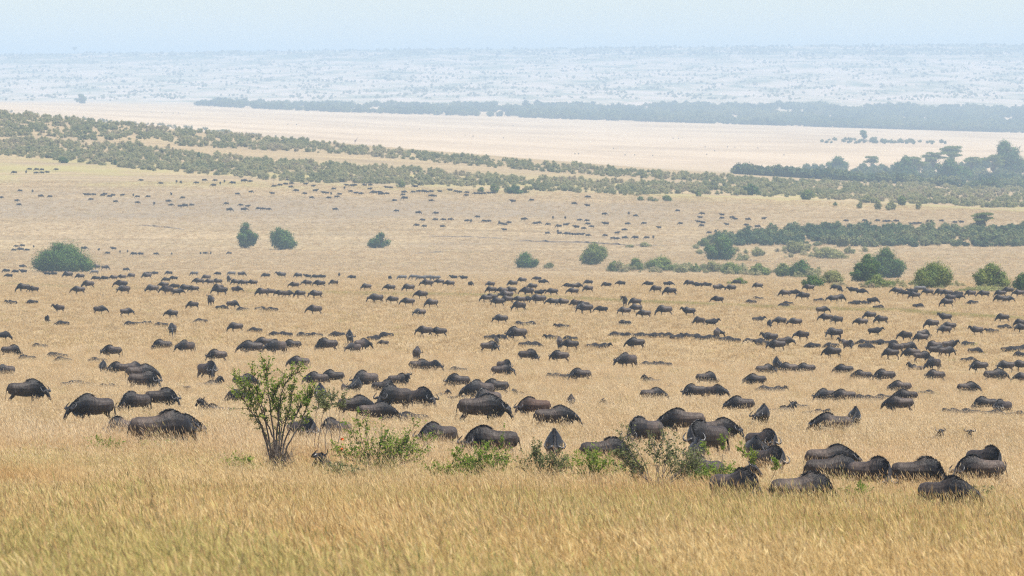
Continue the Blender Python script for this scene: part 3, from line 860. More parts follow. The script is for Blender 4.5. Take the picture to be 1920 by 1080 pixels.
FARSTR = """51 672 16 Rl;1543 588 24 R;1548 602 20 L;1569 606 28 L;1443 612 11 F;1462 608 22 L;1490 610 27 L;1630 598 22 L;1614 610 22 L;1651 606 26 L;1771 602 30 Ls
1746 614 32 L;1779 618 24 L;1771 625 28 L;1879 602 24 L;1913 612 18 L;1915 622 20 L;1830 627 31 Ls;1503 635 30 L;1563 633 38 L;1444 640 25 L;1456 655 37 L;1474 648 26 R;1526 648 26 Ll
1561 648 20 Ll;1593 654 15 FR;1583 640 28 Ll;1640 627 16 Lc;1622 642 20 Ll;1646 642 20 Ll;1670 643 18 Ll;1622 649 18 Ll;1697 637 24 L;1733 633 30 R;1726 640 32 L;1560 668 31 L;1669 670 25 L
1678 660 31 L;1705 658 26 R;1709 670 30 L;1731 676 28 R;1716 686 28 Ll;1750 689 28 FL;1751 656 30 L;1758 665 24 R;1777 667 20 R;1783 655 20 Rs;1816 645 26 Rl;1835 692 34 L;1885 692 26 L
1914 690 24 L;1868 713 48 R;1918 715 22 L;1753 711 36 L;1581 700 29 L;1615 711 40 L;1657 713 46 L;1510 697 34 L;1477 697 30 L;1456 694 20 F;1437 700 34 R;1890 655 24 Ll;1906 655 18 Rl;1915 652 16 Rl
1828 657 14 Ll;1815 675 11 Ll;1862 621 16 Ll;1882 613 18 Ll;1915 665 14 Ll;31 465 9 L;42 464 10 L;26 472 10 L;39 472 14 L;51 472 9 L;63 466 4 F;157 470 14 R;202 478 11 L;213 470 12 L;251 480 13 L;264 480 12 L;322 479 6 F
41 502 13 R;12 511 15 L;29 512 14 L;44 512 15 L;17 520 15 L;88 516 13 L;101 516 13 L;126 521 22 L;149 523 20 L;180 505 18 L;198 506 20 R;236 508 13 R;177 514 18 Lz;180 525 17 L;196 525 17 L;212 525 18 L;228 524 18 L;245 522 19 L
274 523 23 L;279 516 11 L;291 515 11 L;317 515 15 L;312 528 17 L;326 525 16 L;364 517 22 Lz;409 516 14 L;434 517 20 Lz;454 518 18 R;371 533 23 L;386 525 20 L;392 533 20 L;407 533 20 L;428 530 18 F;441 534 18 L;455 535 18 L;473 535 18 L
164 540 27 L;146 551 28 L;226 540 30 L;231 551 26 FL;42 547 30 L;62 548 20 L;284 549 30 L;306 540 18 L;312 552 30 L;334 553 18 R;328 541 12 L;346 547 26 L;362 547 22 L;412 553 36 L;408 545 24 L;444 549 22 R;109 585 18 BLs;88 603 13 F
188 588 28 R;238 592 28 R;321 595 25 L;360 578 26 L;394 573 15 Fs;437 577 20 R;322 629 18 F;440 620 33 L;4 636 16 R;22 567 18 Ll;61 566 12 Ll;118 606 16 Ll;246 607 11 Ll;267 607 14 Ll;303 609 24 Ll;414 576 14 Ll;378 602 14 Ll;455 580 14 Ll
499 520 17 L;526 521 23 Ls;558 521 18 L;577 521 14 L;592 522 16 L;604 522 16 L;636 518 6 F;661 523 16 L;731 524 9 F;754 525 15 Lz;776 524 15 Lz;790 526 12 Lz;803 525 14 Rz;817 526 16 Lz;800 538 27 L;823 533 20 L;842 537 22 L;851 523 13 L;870 524 11 L
551 540 22 L;575 536 22 L;598 538 25 L;625 535 20 L;686 543 21 L;730 545 24 L;765 546 27 L;490 555 28 L;505 553 20 L;525 556 24 L;540 557 24 R;561 557 21 L;591 559 28 L;704 568 34 L;735 568 24 L;764 573 29 L;789 560 28 L;808 576 29 L;786 593 24 L
589 589 32 L;795 629 35 L;822 629 28 L;487 579 14 Ll;511 580 14 Ll;480 619 17 Ll;519 627 10 Ll;536 627 13 Ll;570 628 18 Ll;593 629 18 Ll;725 628 18 Ll;634 627 11 Ll;700 634 14 Ll
882 536 7 F;919 538 20 L;920 549 23 L;941 551 22 L;957 550 20 L;960 537 22 L;978 530 18 L;1008 526 14 Lc;1017 532 17 R;988 554 30 L;997 543 20 L;1011 553 16 R;1035 553 25 L;1067 540 16 L;1082 542 18 R;1074 552 20 L;1102 547 19 L;1104 533 15 Rs
1138 538 17 L;1165 535 15 L;1217 536 15 L;1252 536 16 Rs;1229 548 24 L;1255 553 29 L;910 565 18 L;921 564 18 L;932 574 30 L;948 561 30 L;950 568 24 L;973 568 26 L;985 566 18 R;972 582 33 L;1008 570 34 L;1035 572 26 L;1054 573 27 L;1078 575 22 L;1093 578 20 L;1095 588 36 L;1129 585 17 Rs
938 605 31 L;967 637 44 L;1172 575 14 Fs;1190 573 27 L;1192 585 26 L;1170 590 28 L;1207 595 29 L;1244 591 35 L;1158 627 18 Ll;1182 629 16 Ll;1195 629 16 Rl;1208 629 16 Ll;1222 629 16 Ll;1235 629 16 Rl;1248 629 16 Ll;1268 632 20 Ll
977 607 12 Ll;992 607 14 Ll;1055 612 16 Ll;1172 605 12 Ll;1036 633 16 Ll;1070 635 20 Ll;920 633 14 Ll;936 633 14 Ll;985 646 14 Ll;998 646 14 Rl;1110 649 14 Ll;1128 649 16 Ll;1291 536 20 L;1309 538 16 L;1326 538 18 L;1348 545 24 R;1370 546 20 L;1345 568 19 L;1382 533 15 L;1420 541 22 L
1470 556 25 L;1489 553 16 R;1506 562 27 L;1516 545 22 L;1568 543 16 L;1575 546 9 F;1600 548 17 L;1614 551 14 R;1535 563 20 Ll;1561 566 22 L;1575 565 22 R;1636 568 18 R;1600 568 12 Ll;1612 568 12 Ll;1624 568 12 Ll;1647 576 14 Ll;1470 573 14 Ll;1478 569 12 Ll;1409 566 10 Ll;1422 560 10 Ll;1290 592 30 Ls
1310 608 28 L;1334 610 15 Lc;1292 630 16 Ll;1302 631 16 Rl;1312 633 16 Ll;1325 633 16 Ll;1336 633 16 Rl;1345 634 14 B;1361 636 18 Ll;1376 638 16 Ll;1408 640 16 Ll;1421 640 14 Ll;1430 643 16 Ll;1441 640 25 Ls;1415 720 34 L;1327 717 31 R;1421 598 11 Ll
1681 551 20 L;1697 554 18 L;1712 551 16 L;1714 560 20 L;1740 553 22 L;1762 554 22 L;1775 555 20 L;1797 556 16 L;1819 556 22 L;1844 557 21 L;1781 565 22 L;1795 561 18 R;1774 574 28 L;1875 556 25 L;1890 550 20 L;1910 556 20 L;1874 566 24 L;1890 567 24 R;1825 567 16 Ll;1721 573 17 Ll;1725 548 12 Lz
75 650 16 Fl;103 667 12 Fl;111 668 12 Fl;119 676 18 Fl;131 722 14 Fl;144 722 14 Fl;157 722 14 Fl;216 728 14 Fl;350 730 22 Fl;184 677 20 Fl;451 757 12 Fc;775 785 16 Fl;760 787 14 Fl;852 750 26 Fl;860 695 14 Fl;644 733 14 Fc;980 738 30 Ll;1050 707 26 Ll;1222 711 28 Ll;1217 684 12 Fl;1245 684 11 Fl;1860 777 16 Fl;1904 780 20 Ll
1815 816 26 Fl;1757 816 22 Fl;1796 775 19 Fl;1821 775 20 Fl;1735 739 18 Fl;1620 748 19 Fl;1637 749 14 Fl;1660 747 16 Fl;1499 765 18 Fl;1526 777 20 Fl;1452 732 10 Fl;1440 731 10 Fl;855 750 14 Fl"""
DISTANT = """27 327 10;56 320 8;69 321 9;79 321 7;49 326 4;67 327 7;89 326 8;79 327 6;106 321 5;265 341 5;302 347 9;331 344 4;339 345 4;369 346 9;383 341 9;401 351 10;404 341 5;413 347 3;421 343 4;437 347 11;457 343 12;470 343 5;38 361 6;61 362 3;76 371 10;94 372 9;31 379 5;35 387 8;1 374 6;161 368 6;167 368 6;176 368 7;193 369 9;197 367 6;206 371 5;212 369 8;229 369 7;250 370 4;258 372 5;278 372 7;171 377 6;216 381 7;257 383 8;289 385 4;315 381 10;320 388 7;321 368 4;343 374 9;337 390 8;347 390 12;360 388 8;425 385 8;430 398 13;452 388 7;464 390 9;457 397 12;445 367 9;470 363 6
540 340 7;536 348 9;514 352 8;525 350 9;545 354 9;546 347 5;573 348 9;587 352 8;591 361 10;556 361 10;511 366 9;626 357 7;607 364 9;613 365 7;621 367 4;637 367 8;572 366 6;584 374 9;617 374 9;631 372 8;650 350 8;660 351 7;666 350 7;684 350 8;694 350 8;646 356 4;657 362 8;667 365 8;676 366 9;693 357 5;702 365 12;712 363 8;714 368 13;726 366 9;725 354 8;733 355 8;757 364 10;756 368 7;759 376 14;740 379 7;775 363 7;784 362 9;795 362 10;801 363 7;779 353 10;809 362 8;807 370 8;815 371 8;808 379 8;825 362 8;844 360 10;855 362 8;863 363 8
628 396 10;744 399 8;784 403 11;818 403 10;793 416 10;782 426 10;796 428 6;829 428 8;817 415 7;832 415 9;844 415 8;485 394 6;494 395 7;503 396 7;876 364 7;892 366 8;900 366 8;907 366 7;875 369 7;917 365 8;925 365 8;962 381 11;997 378 9;1076 385 10;1102 389 10;1103 373 10;1133 405 10;1191 408 9;1179 404 4;896 410 8;883 418 4;875 417 6;908 418 8;917 418 8;982 415 11;1004 422 8;1010 421 6;1028 424 9;1037 412 4;1060 412 4;1061 425 11;1048 428 11;1081 430 12;1094 432 9;1086 416 7;1101 417 6;1103 423 7;1110 428 9;1136 424 12;1176 423 9;1208 422 9;1236 430 5;1170 434 9;1046 438 4;1049 441 5;1064 443 12;1075 443 6;1082 443 6;1091 443 9;1102 445 9;1026 441 9;1135 445 7;1149 450 9;1156 451 8;1171 450 11;1192 450 12;1213 449 10;1225 449 3;1157 440 7;946 434 5;940 423 6;947 424 6;955 421 8;936 421 4
1271 398 9;1317 404 10;1313 411 9;1309 419 8;1318 421 10;1276 422 6;1354 412 7;1354 406 5;1372 411 7;1379 414 9;1402 415 10;1432 413 9;1363 424 6;1400 425 7;1404 429 6;1420 429 11;1330 440 9;1342 438 4;1316 426 6;1646 417 6;1659 418 9;1665 418 6;1681 418 10;1709 423 7;1717 422 8;1724 422 7;1739 419 4;1765 417 9;1791 420 8;1803 420 10;1587 417 6;1622 417 5
225 475 4;239 474 4;292 479 5;376 478 4;384 478 5;395 478 4;430 478 5;185 471 4"""

def place(u, vb, w, code, px_len=None):
    hid = 0.42 if vb > 680 else (0.28 if vb > 600 else 0.22)
    X, Y, Z, s = solve(u, vb, hid)
    yaw = YAW[code]
    if code in ('L', 'R'): ln = 2.25
    elif code in ('F', 'B'): ln = 0.80
    else: ln = 1.45
    k = w / (ln * s)
    return X, Y, Z, s, yaw, k

herd = []
for ln in NEAR.strip().splitlines():
    a, lab = ln.split('|'); u, v, w, c = a.split()
    herd.append([float(u), float(v), float(w), c, lab])
for it in FARSTR.replace("\n", ";").split(";"):
    u, v, w, c = it.split()
    herd.append([float(u), float(v), float(w), c, None])
zebras = [h for h in herd if h[3].endswith('z')]
herd = [h for h in herd if not h[3].endswith('z')]
def show(h):
    k = 0.45 if 'l' in h[3] else 1.0
    return h[2] ** 2 * k * (1.8 if h[3][0] in 'FB' else 1.0) * (9 if h[4] else 1)
herd.sort(key=show, reverse=True)
N_IND = 300
leftover = herd[N_IND:]
herd = herd[:N_IND]

ORD = "first second third fourth fifth sixth seventh eighth ninth tenth eleventh twelfth thirteenth fourteenth fifteenth sixteenth seventeenth eighteenth nineteenth twentieth".split()
COLS = [(240, "below the big round bush"), (430, "left of the twin bushes"), (620, "below the twin bushes"), (860, "below the small domed bush"), (1060, "below the spiky bush"),
        (1290, "below the hedge's left half"), (1560, "below the hedge's right half"), (1700, "below the tallest bush"), (1990, "below the right-hand bushes")]
ROWS = [(512, "beyond the herd"), (541, "in the farthest rank"), (572, "in the far ranks"), (618, "in the middle ranks"), (662, "in the nearer ranks"), (2000, "in the near ranks")]
zones = {}
for h in herd:
    if h[4]: continue
    ci = next(i for i, c in enumerate(COLS) if h[0] < c[0]); ri = next(i for i, r_ in enumerate(ROWS) if h[1] < r_[0])
    kind = 'lying' if 'l' in h[3] else 'up'
    zones.setdefault((ri, ci, kind), []).append(h)
for (ri, ci, kind), hs in zones.items():
    hs.sort(key=lambda h: h[0])
    for i, h in enumerate(hs):
        o = (ORD[i] + " from left") if len(hs) > 1 else "the only one"
        c = h[3]
        if kind == 'lying': what = "wildebeest lying, horns above grass"
        elif 'c' in c: what = "small brown calf"
        elif c.endswith('s'): what = "wildebeest, head raised"
        elif c in ('F', 'B'): what = "wildebeest seen end on"
        else: what = "wildebeest grazing " + ("left" if 'L' in c else "right")
        if len(hs) == 1: h[4] = "%s %s %s" % (what if kind != 'lying' else "lone wildebeest lying down", ROWS[ri][1], COLS[ci][1])
        else: h[4] = "%s, %s %s %s" % (what if kind != 'lying' else "wildebeest lying down", o, ROWS[ri][1], COLS[ci][1])

def new_object(name, me, parent=None):
    o = bpy.data.objects.new(name, me)
    if parent: o.parent = parent
    C.objects.link(o)
    return o
jr = random.Random(11)
for u, v, w, c, lab in herd:
    base = c.rstrip('lscb'); fl = c[len(base):]
    X, Y, Z, s, yaw, k = place(u, v, w, base)
    hi = w * (2.2 if base in ('F', 'B') else 1.3 if len(base) == 2 else 1) >= 40 or bool(lab) and v > 640 and w > 26
    pose = 'lie' if 'l' in fl else 'stand' if 's' in fl else ('deep' if jr.random() < (0.12 if v > 690 else 0.4) else 'graze')
    coat = 'calf' if 'c' in fl else 'brown' if 'b' in fl else 'coat'
    if 'c' in fl: pose = 'lie' if 'l' in fl else 'graze'
    turn = jr.choice((-42, -18, 0, 18, 42)) if hi or pose != 'deep' else 0
    if v > 690 and pose != 'lie' and turn and jr.random() < .75:      # nearer animals mostly swing their heads our way
        turn = abs(turn) * (1 if 'L' in base else -1 if 'R' in base else jr.choice((-1, 1)))
    ms = get_pose(pose, turn, hi, coat)
    yaw += jr.uniform(-9, 9) if v > 640 else jr.gauss(0, 15)
    if pose == 'lie':
        k = (0.70 if base == 'F' or 'c' in fl else 0.78 if w < 40 else 0.95) * jr.uniform(0.94, 1.06)
    elif 'c' in fl: k = min(max(k, 0.55), 0.72)
    else: k = min(max(k, 0.88), 1.14)
    cx, sx = math.cos(R(yaw)), math.sin(R(yaw))
    off = 0.18 * k
    o = new_object("wildebeest", ms['body'])
    x, y = X - off * cx, Y - off * sx
    o.location = (x, y, float(ground_z(x, y)) - 0.02)
    o.rotation_euler = (0, 0, R(yaw)); o.scale = (k * 0.96, k * jr.uniform(0.95, 1.08), k * jr.uniform(1.03, 1.12))
    tag(o, lab, "wildebeest", "wildebeest of the grazing herd")
    if hi:
        for hm in ms['horns']: new_object("horn", hm, o)
        new_object("mane", ms['mane'], o); new_object("beard", ms['beard'], o); new_object("tail_tuft", ms['tail_tuft'], o)

zm = [make_zebra(1), make_zebra(2)]
zebras.sort()
ZL = ["zebra beside the foot of the big round bush", "zebra at the left end of the thick band of wildebeest", "pale zebra among wildebeest above the thick left band",
      "first zebra from left in the row above centre", "second zebra from left in the row above centre", "third zebra from left in the row above centre",
      "fourth zebra from left in the row above centre", "last zebra from left in the row above centre", "pale zebra among the wildebeest below the right-hand bushes"]
for i, (u, v, w, c, _l) in enumerate(zebras):
    X, Y, Z, s = solve(u, v, 0.25)
    o = new_object("zebra", zm[i % 2]); o.location = (X, Y, Z)
    o.rotation_euler = (0, 0, R((180 if c[0] == 'L' else 0) + jr.uniform(-15, 15)))
    tag(o, ZL[i], "zebra", "zebras among the herd")

# the rest of the herd, a few pixels each: one object
def joined(items, name, label):
    Vs, Fs, off = [], [], 0
    lo = [make_pose(p, 0, False, 50 + i)['body'] for i, p in enumerate(('graze', 'deep', 'stand'))]
    data = []
    for me in lo:
        bmx = bmesh.new(); bmx.from_mesh(me)
        bmesh.ops.remove_doubles(bmx, verts=bmx.verts, dist=0.07)
        bmesh.ops.triangulate(bmx, faces=bmx.faces)
        data.append((np.array([v.co[:] for v in bmx.verts]), np.array([[v.index for v in f.verts] for f in bmx.faces])))
        bmx.free()
    for (u, v, w, c) in items:
        X, Y, Z, s = solve(u, v, 0.1 if v < 500 else 0.3)
        Vd, Fd = data[jr.choice((0, 0, 1, 1, 2))]
        yaw = (YAW[c] if c in YAW else (180 if jr.random() < 0.6 else 0)) + jr.uniform(-25, 25)
        if w < 5: yaw = jr.choice((-90, 90)) + jr.uniform(-15, 15)
        k = (min(max(w / (1.9 * s), 0.95), 1.3) if w >= 5 else 1.1) if v < 460 else min(max(w / (2.1 * s), 0.85), 1.15)
        ca, sa = math.cos(R(yaw)), math.sin(R(yaw))
        P = Vd * k
        P = np.stack([P[:, 0] * ca - P[:, 1] * sa + X, P[:, 0] * sa + P[:, 1] * ca + Y, P[:, 2] + Z - (0.5 if c.endswith('l') else 0)], 1)
        Vs.append(P); Fs.append(Fd + off); off += len(P)
    V = np.concatenate(Vs); F = np.concatenate(Fs)
    o = link_mesh(name, V.tolist(), F.tolist(), M['far_coat'], smooth=True)
    tag(o, label, "herd", kind="stuff")
far_items = [(h[0], h[1], h[2], h[3]) for h in leftover]
for it in DISTANT.replace("\n", ";").split(";"):
    u, v, w = it.split()
    far_items.append((float(u), float(v), float(w), '?'))
pl = random.Random(5)
for u, v in [(283, 211), (304, 212), (325, 213), (335, 213), (344, 213), (540, 234), (556, 235), (666, 236), (787, 243), (872, 255), (887, 257), (944, 260), (921, 239), (962, 237), (1078, 290), (1085, 290), (1172, 292),
             (1190, 292), (1224, 293), (1262, 261), (1272, 261), (1279, 260), (1340, 284), (1322, 277), (1364, 277), (1378, 278), (1421, 279), (1645, 249), (1150, 280), (1325, 291), (1470, 292)]:
    far_items.append((u, v, 4.5, '?'))
joined(far_items, "distant_herd", "scattered tiny wildebeest far up the slope and across the pale plain")

# ------------------------------------------------------------------ near shrubs: stems and foliage
def leaf_faces(V, F, p, n, size, asp, rng):
    """one folded leaf: two triangles"""
    n = n.normalized()
    a = n.cross(Vector((rng.gauss(0, 1), rng.gauss(0, 1), rng.gauss(0, 1))))
    a = a.normalized() if a.length > 1e-5 else Vector((1, 0, 0))
    b = n.cross(a)
    l = size * rng.uniform(0.7, 1.25); w = l * asp
    k = len(V)
    V += [p - a * l * .5, p + b * w * .5 + n * w * .15, p + a * l * .5, p - b * w * .5 + n * w * .15]
    F.append((k, k + 1, k + 2, k + 3))
def rand_dir(rng, up=0.0):
    v = Vector((rng.gauss(0, 1), rng.gauss(0, 1), rng.gauss(0, 1) + up))
    return v.normalized()
def near_shrub(name, label, u, v, stems, rng, leaf=None, bark=None, twigs=7, leaves=16, twig_len=0.45, leaf_size=0.080, rad=0.022, start=0.35, depth=0.25, hidden=0.25, cat="shrub", group=None, extra=0):
    X, Y, Z, s = solve(u, v, hidden)
    root = empty(name, (X, Y, Z))
    SV, SF, LV, LF = [], [], [], []
    for st in stems:
        y0 = rng.uniform(-.1, .1); y1 = rng.gauss(0, depth)
        pts = [Vector((0, 0, 0))] if st[0] != (0, 0) else []
        n = len(st)
        P = [Vector((a / s + rng.gauss(0, .01), y0 + y1 * i / max(1, n - 1), hidden * min(1, i) - b / s + (0 if i else -0.05))) for i, (a, b) in enumerate(st)]
        # smooth the stem
        fine = []
        for i in range(len(P) - 1):
            for t in (0, .33, .66):
                fine.append(P[i].lerp(P[i + 1], t) + Vector((rng.gauss(0, .012), rng.gauss(0, .012), 0)))
        fine.append(P[-1])
        r = [rad * (1 - 0.8 * i / (len(fine) - 1)) for i in range(len(fine))]
        add_tube(SV, SF, fine, r, 5)
        for _ in range(twigs):
            t = start + (1 - start) * rng.random() ** 0.8
            q = t * (len(fine) - 1); i = min(int(q), len(fine) - 2)
            p = fine[i].lerp(fine[i + 1], q - i)
            d = (rand_dir(rng, 0.7) + (fine[i + 1] - fine[i]).normalized() * 0.7).normalized()
            ln = twig_len * rng.uniform(0.5, 1.3)
            m = p + d * ln * 0.5 + Vector((0, 0, rng.uniform(0, .06)))
            e = p + d * ln + Vector((0, 0, rng.uniform(-.03, .10)))
            add_tube(SV, SF, [p, m, e], [rad * .35, rad * .25, rad * .12], 3)
            nl = int(leaves * rng.uniform(0.4, 1.4))
            for _k in range(nl):
                w = rng.uniform(0.25, 1.05)
                c = (p.lerp(m, w * 2) if w < .5 else m.lerp(e, w * 2 - 1)) + rand_dir(rng) * rng.uniform(0, .085)
                leaf_faces(LV, LF, c, rand_dir(rng, 0.9), leaf_size * rng.choice((.55, .8, 1, 1.3)), 0.5, rng)
    link_mesh("stems", SV, SF, bark or M['bark'], root, True)
    if LV: link_mesh("foliage", LV, LF, leaf or M['leaf_near'], root)
    tag(root, label, cat, group)
    return root
def fan(w, h, n, rng, low=0.5, bend=0.25, base=6):
    out = []
    for _ in range(n):
        ex = rng.uniform(-w / 2, w / 2); ey = -h * rng.uniform(low, 1) * (1 - 0.35 * abs(ex) / (w / 2))
        b0 = rng.uniform(-base, base)
        out.append([(b0, 0), (b0 + (ex - b0) * (0.33 - bend * .3), ey * .4), (b0 + (ex - b0) * .68, ey * .75), (ex, ey)])
    return out
rs = random.Random(21)
SG = "shrubs standing in the foreground grass"
main = [[(0, 0), (-4, -60), (-24, -100), (-40, -150), (-62, -160)], [(0, 0), (6, -70), (0, -115), (-10, -140), (6, -170)], [(-6, 0), (-20, -55), (-36, -105), (-50, -140), (-76, -178)], [(-4, 0), (-16, -70), (-26, -120), (-38, -160), (-48, -192)], [(-2, 0), (-8, -80), (-14, -130), (-20, -175), (-22, -200)],
        [(0, 0), (-2, -70), (4, -120), (10, -160), (24, -180), (42, -192)], [(2, 0), (8, -60), (18, -105), (28, -140), (30, -160)], [(4, 0), (18, -50), (38, -85), (52, -118), (66, -150)],
        [(4, 0), (12, -55), (30, -100), (48, -130), (60, -150)], [(0, 0), (0, -40), (6, -90), (0, -130)], [(-2, 0), (-10, -40), (-30, -90), (-52, -120), (-70, -150)]]
near_shrub("leafy_shrub", "tallest leafy shrub in the foreground with several bare lower stems", 520, 888, main, rs, M['leaf_near'], M['bark'], twigs=30, leaves=17, twig_len=0.42, start=0.38, rad=0.034, depth=0.3, group=SG)
near_shrub("dead_twigs", "tangle of dark dry twigs round the foot of the tallest leafy shrub", 522, 890, fan(52, 66, 48, rs, .3), rs, M['leaf_near'], M['bark'], twigs=6, leaves=0, twig_len=.34, rad=.018, start=.3, group=SG)
near_shrub("domed_shrub", "thin shrub on slender pale stems with a small rounded grey-green crown", 612, 876, [[(-14, 0), (-16, -50), (-8, -90), (-4, -115)], [(-4, 0), (-2, -55), (6, -95), (10, -130)], [(6, 0), (12, -45), (2, -92), (-6, -125)], [(10, 0), (24, -60), (24, -100), (30, -125)], [(-8, 0), (-22, -45), (-20, -100), (-12, -128)]],
           rs, M['leaf_olive'], M['bark_pale'], twigs=16, leaves=20, twig_len=.34, start=.70, rad=.02, group=SG)
near_shrub("bushy_shrub", "wide bushy shrub with bright upright shoots at its left side", 712, 893, fan(185, 88, 30, rs) + [[(-20, 0), (-30, -50), (-40, -90), (-46, -118)], [(-14, 0), (-20, -50), (-26, -85), (-24, -105)], [(-12, 0), (-24, -40), (-48, -70), (-58, -92)], [(6, 0), (30, -40), (52, -70), (66, -95)], [(10, 0), (50, -35), (80, -52), (100, -70)]],
           rs, M['leaf_near'], M['bark'], twigs=12, leaves=11, twig_len=.42, start=.22, rad=.015, group=SG)
near_shrub("yellow_green_shrub", "bright yellow-green shrub with one tall tip before the brown flanked bull", 908, 908, fan(125, 70, 18, rs) + [[(6, 0), (14, -40), (26, -62), (36, -88)], [(4, 0), (-14, -30), (-40, -50), (-52, -62)]],
           rs, M['leaf_yellow'], M['bark'], twigs=12, leaves=12, twig_len=.38, start=.22, rad=.012, group=SG)
near_shrub("thin_shrub", "thin see-through shrub below the head-on animal with the pale spine", 1018, 912, fan(100, 84, 14, rs), rs, M['leaf_olive'], M['bark'], twigs=11, leaves=14, twig_len=.36, start=.3, rad=.016, group=SG)
near_shrub("low_green_shrub", "low green shrub between the thin see-through one and the twiggy one", 1112, 915, fan(95, 64, 15, rs), rs, M['leaf_near'], M['bark'], twigs=11, leaves=11, twig_len=.38, start=.25, rad=.013, group=SG)
near_shrub("twiggy_shrub", "twiggy shrub of many bare fanned stems with leaves only at the top", 1235, 932, fan(160, 122, 32, rs, .55) + [[(-6, 0), (-30, -50), (-60, -90), (-70, -118)], [(-4, 0), (-24, -60), (-48, -100), (-56, -122)]],
           rs, M['leaf_olive'], M['bark_pale'], twigs=10, leaves=12, twig_len=.36, start=.5, rad=.016, group=SG)
near_shrub("leafy_clump", "leafy clump half hiding the black bull right of the twiggy shrub", 1335, 922, fan(95, 55, 16, rs), rs, M['leaf_near'], M['bark'], twigs=12, leaves=15, twig_len=.34, start=.3, rad=.013, group=SG)
near_shrub("leafy_sprig", "single leaning stem with separate leaf tufts beside the nearest peaked bull", 1432, 938, [[(0, 0), (-12, -40), (-26, -68), (-40, -92)], [(2, 0), (10, -30), (20, -52), (24, -68)], [(-2, 0), (-14, -42), (-18, -66), (-22, -84)]], rs, M['leaf_near'], M['bark'], twigs=9, leaves=20, twig_len=.26, start=.6, rad=.015, group=SG)
near_shrub("back_sprig", "leafy top rising behind the bulls above the leafy clump", 1352, 905, [[(0, 0), (2, -40), (6, -70), (8, -92)], [(0, 0), (-16, -36), (-26, -55), (-34, -66)]], rs, M['leaf_near'], M['bark'], twigs=9, leaves=16, twig_len=.28, start=.5, rad=.014, group=SG)
for (u, v, w, h, nst, lm, lab) in [(190, 858, 70, 44, 9, 'leaf_near', "sparse green shrub in the grass before the big left bull's tail"), (292, 850, 70, 22, 7, 'leaf_near', "low green weed at the feet of the big left bull"),
                                   (452, 893, 60, 34, 8, 'leaf_near', "small sprawling shrub left of the tallest shrub's foot"), (1556, 905, 28, 34, 5, 'leaf_yellow', "little leafy sprig against the flank of the black shouldered bull"),
                                   (1612, 950, 70, 34, 10, 'leaf_yellow', "pale green low shrub in the grass right of the maned foreground bull"), (1828, 955, 50, 42, 8, 'leaf_olive', "small twiggy plant at the nose of the lower right bull"),
                                   (640, 905, 60, 30, 9, 'leaf_olive', "low grey-green shrub before the bristly lying animal"), (830, 905, 60, 40, 8, 'leaf_near', "small green shrub between the bushy and the yellow-green shrubs"),
                                   (1185, 905, 50, 40, 7, 'leaf_near', "small leafy shrub just left of the twiggy shrub"), (1090, 880, 30, 26, 4, 'leaf_near', "small sprig left of the brown bull with its tail out"),
                                   (1020, 1008, 60, 30, 7, 'leaf_olive', "blurred dull green weed low in the foreground grass"), (330, 1000, 60, 26, 6, 'leaf_olive', "blurred dull weed low at the left foreground"),
                                   (1690, 1045, 60, 34, 8, 'leaf_grey', "dark dry weed clump in the lower right grass"), (1905, 1040, 40, 44, 8, 'leaf_olive', "green weed at the lower right edge of the photo")]:
    near_shrub("low_shrub", lab, u, v, fan(w, h, nst, rs), rs, M[lm], M['bark'], twigs=7, leaves=11, twig_len=.26, start=.3, rad=.010, group="low shrubs and weeds in the grass")
def flower(u, v, label):
    X, Y, Z, s = solve(712, 893, 0.25)
    V, F = [], []
    p = Vector(((u - 960) / FPX * (Y - 0.2), Y - 0.2, (VH - v) / FPX * Y))
    for i in range(8):
        leaf_faces(V, F, p + rand_dir(rs) * 0.03, rand_dir(rs), 0.09, .8, rs)
    return V, F
fs = bpy.data.objects.get("bushy_shrub")
for (u, v) in ((641, 823), (640, 842)):
    V, F = flower(u, v, "")
    o = link_mesh("flower", [p - fs.location for p in V], F, M['flower'], fs)
    o["label"] = "small orange flower"

